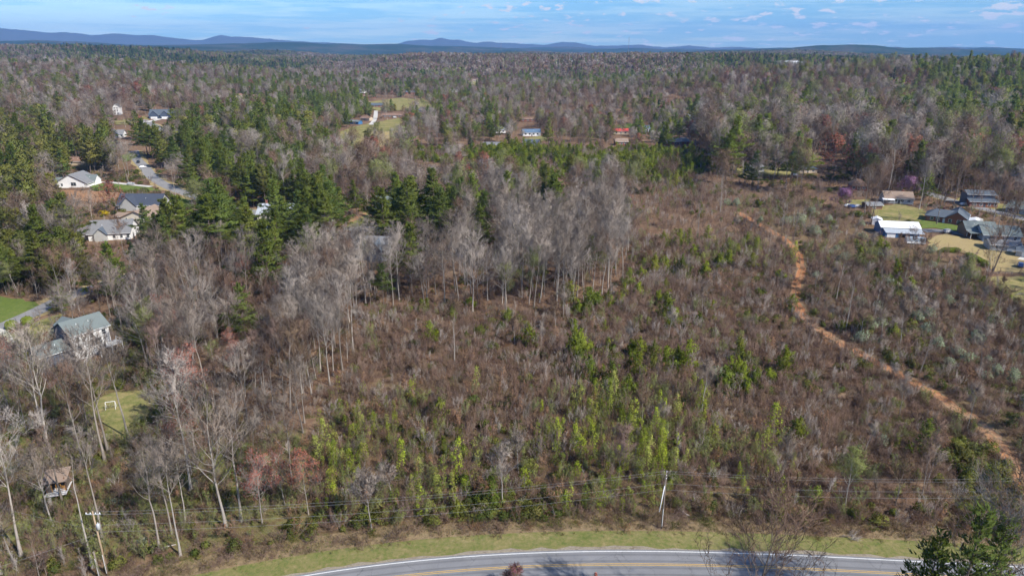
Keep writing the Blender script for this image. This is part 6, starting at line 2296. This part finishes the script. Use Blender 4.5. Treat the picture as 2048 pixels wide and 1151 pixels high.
# ---- low briars and weeds that close the ground of the lot
x, y = grid_pts(1.55, 90, 300, seed=81)
zn, px, py = zones(x, y)
b_ = blocked(x, y, 0.1)
dens_ = {'lotA': .75, 'lotB': .78, 'lotC': .75, 'lotR': .7, 'lotRR': .7, 'LLow': .42, 'S2': .35, 'Lwood': .35, 'S1': .25}
pr = np.array([dens_.get(str(z_), 0) for z_ in zn]) * (0.45 + 0.9 * vnoise(x, y, 6, 82))
rdb = road_dist(x, y)
trk = np.zeros(len(x), bool)
ti = np.where((x > 40) & (y < 320))[0]
trk[ti] = (polydist(x[ti], y[ti], TRACK) < 2.4) & (rng.random(len(ti)) < .13)
bank_ = trk | (rdb > 5.6) & (rdb < 10) & (rng.random(len(x)) < .55)
k = (~b_ & (rng.random(len(x)) < pr)) | bank_
x, y = x[k], y[k]
bidx = rng.choice([0, 1, 2, 3], len(x), p=[.42, .36, .10, .12])
scatter('briars', 'low tangle of briars and weeds covering the ground of the lot', 'briars', x, y, [q_.joined for q_ in KN['briar']], bidx, rng.uniform(0, 6.28, len(x)), rng.uniform(.6, 1.4, len(x)), tilt=0.1)

# ------------------------------------------------------------------ smaller things
def wire(name, a, b, sag, label, r=0.012, group='overhead wires along the road'):
    a, b = Vector(a), Vector(b)
    n = 14
    pts = []
    for i in range(n + 1):
        t_ = i / n
        p_ = a.lerp(b, t_)
        p_.z -= sag * 4 * t_ * (1 - t_)
        pts.append(p_)
    o_ = MB().tube(pts, r, 4).build(name, M['wire'])
    return tag(o_, label, 'wire', group)


def pole(px, py, H, label, mat='pole', arm=True, transformer=False, guy=False, lean=0.0):
    p_ = at(px, py)
    r_ = empty('utility_pole', p_)
    r_.rotation_euler = (0, lean, 0)
    tag(r_, label, 'utility pole')
    MB().tube([(0, 0, -.5), (0, 0, H * .5), (0, 0, H)], [.17, .145, .115], 10).build('shaft', M[mat], r_, True)
    if arm:
        MB().box(-1.15, -.06, H - .62, 1.15, .06, H - .5).build('crossarm', M['steel'], r_)
        for x_ in (-1.05, -.4, .4, 1.05):
            MB().tube([(x_, 0, H - .5), (x_, 0, H - .38), (x_, 0, H - .24)], [.06, .09, .04], 8).build('insulator', M['pvc'], r_, True)
    if transformer:
        t_ = MB().tube([(.42, -.1, H - 3.3), (.42, -.1, H - 3.25), (.42, -.1, H - 2.35), (.42, -.1, H - 2.25)], [.20, .27, .27, .16], 12).build('transformer', M['steel'], r_, True)
        MB().tube([(.42, -.1, H - 2.25), (.42, -.1, H - 2.0)], [.05, .03], 6).build('bushing', M['pvc'], t_, True)
        MB().box(.1, -.14, H - 2.9, .2, -.06, H - 2.7).build('bracket', M['steel'], r_)
    if guy:
        MB().tube([(-.05, 0, H - 2.6), (-1.1, -2.3, H * .5)], .012, 4).build('guy_wire', M['steel'], r_)
        MB().tube([(-.15, -.2, H - 3.0), (-1.15, -2.0, H * .42)], .075, 6).build('guy_guard', M['pvc'], r_, True)
    MB().box(-.03, -.18, .6, .03, -.14, 4.2).build('ground_conduit', M['pvc'], r_)
    return r_, p_


PA, pa = pole(1323, 1056, 12.0, 'weathered utility pole with white guy marker above the right verge', 'pole_d', guy=True, arm=False)
for z_ in (11.95, 11.2, 10.6):
    MB().tube([(0, -.05, z_ - .1), (.0, -.3, z_ - .05), (0, -.42, z_ + .12)], [.04, .07, .06], 6).build('insulator', M['pvc'], PA, True)
PB, pb = pole(216, 1150, 12.4, 'yellowish wooden utility pole with grey transformer, lower left', 'pole', transformer=True)
PC, pc = pole(201, 1158, 5.5, 'short dark service pole beside the lower left utility pole', 'pole_d', arm=False)
pe = Vector((pa.x + 62, float(road_y(pa.x + 62)) + 8, 0))
r_ = empty('utility_pole', pe)
tag(r_, 'far utility pole at the right-hand frame edge', 'utility pole')
MB().tube([(0, 0, -.5), (0, 0, 6), (0, 0, 12)], [.17, .145, .115], 10).build('shaft', M['pole_d'], r_, True)
MB().box(-1.15, -.06, 11.4, 1.15, .06, 11.5).build('crossarm', M['steel'], r_)
for k, (dx, dz, nm_) in enumerate(((-.6, -.2, 'topmost'), (.2, -.25, 'second'), (0, -2.6, 'third'), (0, -3.9, 'lowest'))):
    wire('power_line', pb + Vector((.1, dx, 12.4 + dz)), pa + Vector((0, dx, 12.0 + dz)), 1.5, '%s overhead wire between the left and right utility poles' % nm_)
    wire('power_line', pa + Vector((.1, dx, 12.0 + dz)), pe + Vector((0, dx, 12.0 + dz)), 0.9, '%s overhead wire running right from the verge utility pole' % nm_)
wire('service_line', pb + Vector((0, 0, 8.2)), pb + Vector((-34, -16, 6.0)), .8, 'thin service wire crossing the lower left corner', group='service wires')
wire('service_line', pb + Vector((-.1, 0, 8.8)), pb + Vector((-60, 22, 7.0)), 1.0, 'service wire running left from the lower left pole through the trees', group='service wires')

# playhouse on stilts
p_ = at(98, 998)
r_ = empty('playhouse', p_, math.radians(18))
tag(r_, 'wooden playhouse on stilts with grey roof and orange boards, lower left woods', 'playhouse')
for x_ in (0, 3.2):
    for y_ in (0, 2.8):
        MB().box(x_ - .08, y_ - .08, -.4, x_ + .08, y_ + .08, 4.2).build('post', M['brownwood'], r_)
MB().box(-.2, -1.3, 1.25, 3.4, 3.0, 1.4).build('platform', M['deckwood'], r_)
MB().box(.02, .05, 1.42, .10, 2.8, 3.6).box(.1, 2.72, 1.42, 3.1, 2.8, 3.6).box(3.1, .1, 1.42, 3.17, 2.7, 3.6).box(.12, .0, 1.42, .75, .07, 3.6).build('wall', M['greywood'], r_)
MB().box(.8, -.03, 1.42, .95, .05, 3.6).box(2.3, -.03, 1.42, 2.45, .05, 3.6).box(.95, -.02, 3.35, 2.3, .05, 3.55).box(2.5, -.01, 1.42, 3.1, .06, 2.5).box(1.55, -.02, 1.42, 1.67, .05, 3.3).build('front_boards', M['orangewood'], r_)
MB().slab([(-.5, -.7, 3.75), (3.7, -.7, 3.75), (3.7, 3.3, 4.5), (-.5, 3.3, 4.5)], .1).build('roof', M['r_tan'], r_)
for z_ in (1.75, 2.1, 2.45):
    MB().box(1.6, -1.28, z_, 3.4, -1.22, z_ + .12).build('rail', M['trim'], r_)
ld = MB()
for i in range(6):
    ld.box(.2, -1.5 - .1 * (6 - i), .1 + i * .2, 1.0, -1.4 - .1 * (6 - i), .16 + i * .2)
ld.build('ladder', M['deckwood'], r_)

# white play frame
p_ = at(213, 818)
r_ = empty('swing_frame', p_, math.radians(15))
r_.scale = (.8, .8, .85)
tag(r_, 'small white swing frame standing on bare earth by the lower left lawn', 'swing frame')
MB().tube([(0, 0, 2.2), (2.6, 0, 2.2)], .07, 6).build('beam', M['pvc'], r_)
for x_ in (0, 2.6):
    for y_ in (-.8, .8):
        MB().tube([(x_, y_, -.1), (x_, 0, 2.2)], .06, 6).build('leg', M['pvc'], r_)
for x_ in (.8, 1.7):
    s_ = MB().box(x_ - .22, -.1, .6, x_ + .22, .1, .65).build('seat', M['dtrim'], r_)
    MB().tube([(x_ - .2, 0, .65), (x_ - .2, 0, 2.2)], .012, 4).tube([(x_ + .2, 0, .65), (x_ + .2, 0, 2.2)], .012, 4).build('chain', M['steel'], s_)


# clipped hedges: leafy skin over a rounded core
def hedge(pa_, pb_, wd, H, label, seed, round_=False):
    a, b = at(*pa_), at(*pb_)
    d = b - a
    L = d.length
    g_ = np.random.default_rng(seed)
    r_ = empty('hedge', a, math.atan2(d.y, d.x))
    tag(r_, label, 'hedge')
    n = int(1100 * L / 10)
    u = g_.uniform(0, L, n)
    th_ = g_.uniform(-.15, math.pi + .15, n)
    e_ = np.clip(np.minimum(u, L - u) / (wd * .5), 0, 1) ** .45
    y_ = np.sign(np.cos(th_)) * np.abs(np.cos(th_)) ** .6 * wd / 2 * e_
    z_ = np.clip(np.abs(np.sin(th_)) ** .6 * H * (.55 + .45 * e_), .05, None)
    c = np.column_stack([u, y_, z_]) + g_.normal(0, .05, (n, 3))
    v, f = shards(g_, c, .30, .7)
    link('foliage', mesh_np('hedge_leaves', v, f, [M['hedge']]), r_)
    core = MB()
    ns = 10
    pts = [(L * (.04 + .92 * i / ns), 0, H * .45) for i in range(ns + 1)]
    core.tube(pts, [.3 * min(wd, H) + .22 * min(wd, H) * math.sin(math.pi * i / ns) ** .4 for i in range(ns + 1)], 8)
    core.build('stems', M['hedge'], r_)
    return r_


hedge((1881, 504), (1921, 504), 3.4, 1.8, 'short clipped oval hedge on the dry lawn', 5)
hedge((1932, 512), (1976, 536), 3.0, 2.0, 'long clipped hedge running down beside the dry lawn', 6)
for i, (hx, hy, lab) in enumerate(((12, 658, 'rounded olive shrub left of the pair by the driveway'), (44, 650, 'rounded olive shrub right of the pair by the driveway'))):
    hedge((hx, hy), (hx + 24, hy - 2), 3.6, 2.8, lab, 20 + i)
for i in range(6):
    p_ = at(255 + i * 9, 449)
    K = KN['cedar'][0]
    r_ = bpy.data.objects.new('cypress', None)
    r_.location = p_
    r_.scale = (.13, .13, .30)
    COL.objects.link(r_)
    for pn, me_ in K.parts:
        o_ = bpy.data.objects.new(pn, me_)
        COL.objects.link(o_)
        o_.parent = r_
    tag(r_, '%s dark narrow cypress from the left in front of the cream house' % ('first', 'second', 'third', 'fourth', 'fifth', 'sixth')[i], 'cypress', 'cypresses before the cream house')

# dry-stone / rail boundary below the hedge and a wire fence
def fence(pts, label, H=1.1, step=2.6, rails=2, mat='greywood'):
    w = world_line(pts, 5)
    d = np.concatenate([[0], np.cumsum(np.hypot(*np.diff(w, axis=0).T))])
    n = int(d[-1] / step)
    q_ = [(np.interp(i * step, d, w[:, 0]), np.interp(i * step, d, w[:, 1])) for i in range(n + 1)]
    q_ = [Vector((a, b, float(hgt(a, b)))) for a, b in q_]
    r_ = empty('fence', q_[0])
    tag(r_, label, 'fence')
    me_ = MB().box(-.07, -.07, -.3, .07, .07, H)
    first = None
    for p in q_:
        o_ = me_.build('post', M[mat], r_) if first is None else bpy.data.objects.new('post', first.data)
        if first is None:
            first = o_
        else:
            COL.objects.link(o_)
            o_.parent = r_
        o_.location = p - q_[0]
    for k in range(rails):
        z = H * (.45 + .42 * k)
        for a, b in zip(q_[:-1], q_[1:]):
            MB().tube([a - q_[0] + Vector((0, 0, z)), b - q_[0] + Vector((0, 0, z))], .05, 5).build('rail', M[mat], r_)
    return r_


fence([(1940, 530), (1972, 566), (2010, 600), (2050, 622), (2100, 640)], 'weathered rail fence running down from the clipped hedge', rails=2)
fence([(1985, 548), (2020, 548), (2060, 550)], 'low fence along the foot of the dry lawn', .9, 2.4, 2)


# logs and cut wood lying in the lot
def log(px, py, L, rz, label, r0=.16, mat='bark'):
    p_ = at(px, py)
    g_ = random.Random(int(px * 7 + py))
    pts = [(i * L / 4, g_.uniform(-.12, .12), r0 * .8 + g_.uniform(0, .12)) for i in range(5)]
    r_ = empty('log', p_, rz)
    tag(r_, label, 'log')
    MB().tube(pts, [r0, r0 * .95, r0 * .85, r0 * .7, r0 * .5], 8).build('stem', M[mat], r_, True)
    b_ = MB()
    for i in (1, 2, 3):
        a = g_.uniform(-.8, .8)
        b_.tube([pts[i], (pts[i][0] + .7, pts[i][1] + a, pts[i][2] + .5)], [r0 * .4, .02], 5)
    b_.build('branch', M[mat], r_)
    return r_


for px_, py_, L_, rz_, lb in ((555, 690, 6, .3, 'pale fallen log inside the left woods below the pale stand'), (1378, 1033, 3, 2.2, 'short pale pole lying on the bank right of the utility pole'),
                              (720, 690, 5, .8, 'fallen pale stem at the foot of the pale stand'), (735, 665, 6, .6, 'fallen stem beside the left end of the hardwood stand'),
                              (1745, 742, 4, .2, 'pale log lying just right of the dirt track'), (1990, 700, 7, .1, 'long dark log in the brush at the right edge'),
                              (300, 1105, 4, .5, 'pale branch lying on the verge beside the lower left pole'), (1050, 560, 5, .4, 'log lying under the hardwood stand'),
                              (1730, 648, 4, 2.8, 'pale log in the brush above the track bend'), (2030, 590, 5, .3, 'dark fallen limb beneath the leaning tree')):
    log(px_, py_, L_, rz_, lb)
for i, (px_, py_, s_, lb, mt_) in enumerate(((700, 690, 1.5, 'pale heap of cut branches at the foot of the pale stand', 'bark'), (860, 720, 1.2, 'brown heap of brush left of the lot centre', 'dead'),
                                      (1012, 858, 1.5, 'low tan brush heap in the lower lot', 'dead'), (1010, 830, 1.0, 'small grey heap of sticks above the tan brush heap', 'bark'),
                                      (1700, 1075, 1.2, 'low heap of sticks on the bank before the foreground pine', 'bark'))):
    p_ = at(px_, py_)
    r_ = empty('brush_pile', p_)
    tag(r_, lb, 'brush pile')
    (v, f), _ = brush(910 + i, 1.6, 14, 0, 1.9)
    link('branches', mesh_np('brush_pile', v * s_, f, [M[mt_]]), r_)
# brush pile of the felled limb
p_ = at(2025, 583)
r_ = empty('brush_pile', p_)
tag(r_, 'dark pile of cut branches on the yard at the right edge', 'brush pile')
(v, f), _ = brush(901, 2.2, 16, 0, 1.4)
link('branches', mesh_np('brush_pile', v * 1.6, f, [M['bark_d']]), r_)

# red post box at the bottom edge
p_ = at(1191, 1163)
r_ = empty('mailbox', p_)
tag(r_, 'small terracotta-red mailbox on a post at the bottom edge', 'mailbox')
MB().box(-.06, -.06, -.3, .06, .06, 1.05).build('post', M['brownwood'], r_)
M['terracotta'] = plain('terracotta_paint', (0.55, 0.16, 0.09), 0.5, 0.06)
bx2 = [(-.22, -.35), (-.22, .0), (-.12, .18), (.12, .18), (.22, .0), (.22, -.35)]
mbx = MB().add([(x_, -.4, 1.42 + z_) for x_, z_ in bx2] + [(x_, .4, 1.42 + z_) for x_, z_ in bx2],
               [(0, 1, 2, 3, 4, 5), (11, 10, 9, 8, 7, 6)] + [(i, i + 6, (i + 1) % 6 + 6, (i + 1) % 6) for i in range(6)])
mbx.build('box', M['terracotta'], r_)
MB().box(.225, -.1, 1.5, .25, -.02, 1.85).build('flag', M['car_r'], r_)


# parked vehicles
def car(px, py, rz, paint, label, kind='sedan'):
    p_ = at(px, py, .25)
    r_ = empty('parked_car', p_, rz)
    tag(r_, label, 'car')
    h_ = {'sedan': 1.42, 'suv': 1.75, 'van': 2.0}[kind]
    sidep = [(-2.2, .35), (2.2, .35), (2.25, .75), (1.9, .9), (1.2, .95), (.6, h_), (-1.3 if kind == 'sedan' else -2.0, h_), (-2.0 if kind == 'sedan' else -2.2, .95), (-2.25, .7)]
    n = len(sidep)
    v = [(x_, -.88 if z_ < 1 else -.70, z_) for x_, z_ in sidep] + [(x_, .88 if z_ < 1 else .70, z_) for x_, z_ in sidep]
    f = [tuple(range(n)), tuple(range(2 * n - 1, n - 1, -1))] + [(i, i + n, (i + 1) % n + n, (i + 1) % n) for i in range(n)]
    MB().add(v, f).build('body', M[paint], r_)
    for s_ in (-1, 1):
        MB().add([(1.0, s_ * .83, 1.0), (.55, s_ * .735, h_ - .1), (-1.2, s_ * .735, h_ - .1), (-1.7, s_ * .83, 1.0)], [(0, 1, 2, 3)]).build('side_window', M['glass'], r_)
    MB().add([(1.18, -.68, 1.0), (1.18, .68, 1.0), (.68, .6, h_ - .08), (.68, -.6, h_ - .08)], [(0, 1, 2, 3)]).build('windscreen', M['glass'], r_)
    for x_ in (-1.4, 1.4):
        for s_ in (-1, 1):
            w_ = MB().tube([(x_, s_ * .70, .33), (x_, s_ * .92, .33)], .33, 14).build('wheel', M['rubber'], r_)
            MB().tube([(x_, s_ * .921, .33), (x_, s_ * .935, .33)], .19, 10).build('rim', M['steel'], w_)
    return r_


for a in ((277, 326, 1.9, 'car_d', 'dark vehicle parked on the upper left street', 'suv'), (286, 336, .5, 'car_w', 'small white car at the edge of the upper left street', 'sedan'),
          (676, 245, .3, 'car_w', 'white car beside the teal mobile home', 'suv'), (682, 251, .9, 'car_r', 'red car below the teal mobile home', 'sedan'),
          (1244, 246, .2, 'car_w', 'white car on the green lawn above the red roof', 'suv'), (1238, 244, .2, 'car_d', 'dark car beside the white one above the red roof', 'sedan'),
          (1272, 248, 0, 'car_w', 'white car at the right end of the green lawn above the red roof', 'sedan'),
          (1697, 414, .1, 'car_w', 'white car among parked vehicles beside the purple redbud', 'sedan'), (1716, 415, .1, 'car_s', 'silver car under the purple redbud', 'sedan'),
          (1704, 416, .2, 'car_b', 'blue car left of the brown shed', 'suv'), (1928, 411, .2, 'car_w', 'white car in front of the two-storey slate house', 'sedan'),
          (790, 236, .1, 'car_w', 'white car at the end of the long brown ranch house', 'sedan'), (2040, 534, 1.0, 'car_b', 'blue car at the right edge of the dry lawn', 'suv'), (1895, 466, .3, 'car_s', 'silver car on the driveway beside the blue barn', 'suv'),
          (262, 370, .1, 'car_s', 'silver car on the concrete drive of the white gabled house', 'sedan'), (322, 238, .4, 'car_d', 'dark car before the slate-blue twin-gabled house', 'suv'),
          (1588, 352, .1, 'car_w', 'white car on the lawn behind the lot corner', 'van')):
    car(*a)

# masts on the skyline
for px_, py_, dd_, top, lab in ((1257, 100, 6500, 74, 'tall thin lattice mast on the skyline right of centre'), (1002, 99, 7500, 82, 'small lattice mast on the skyline left of centre')):
    d_ = ray(px_, py_)
    d_ = d_ / math.hypot(d_[0], d_[1])
    bx_, by_ = d_[0] * dd_, d_[1] * dd_
    zt_ = CAMZ + dd_ * ray(px_, top)[2] / math.hypot(*ray(px_, top)[:2])
    zb_ = float(hgt(bx_, by_)) - 4
    r_ = empty('radio_mast', (bx_, by_, zb_))
    tag(r_, lab, 'mast')
    Hm = zt_ - zb_
    wd = 3.2
    for k in range(3):
        a = k * 2.094
        MB().tube([(wd * math.cos(a), wd * math.sin(a), 0), (1.2 * math.cos(a), 1.2 * math.sin(a), Hm)], .45, 4).build('leg', M['tower'], r_)
    br = MB()
    for i in range(14):
        z0_, z1_ = Hm * i / 14, Hm * (i + 1) / 14
        w0 = wd + (1.2 - wd) * i / 14
        for k in range(3):
            a, b = k * 2.094, (k + 1) * 2.094
            br.tube([(w0 * math.cos(a), w0 * math.sin(a), z0_), (w0 * math.cos(b), w0 * math.sin(b), z1_)], .25, 3)
    br.build('bracing', M['tower'], r_)
    MB().tube([(0, 0, Hm), (0, 0, Hm + 6)], .3, 5).build('antenna', M['pvc'], r_)
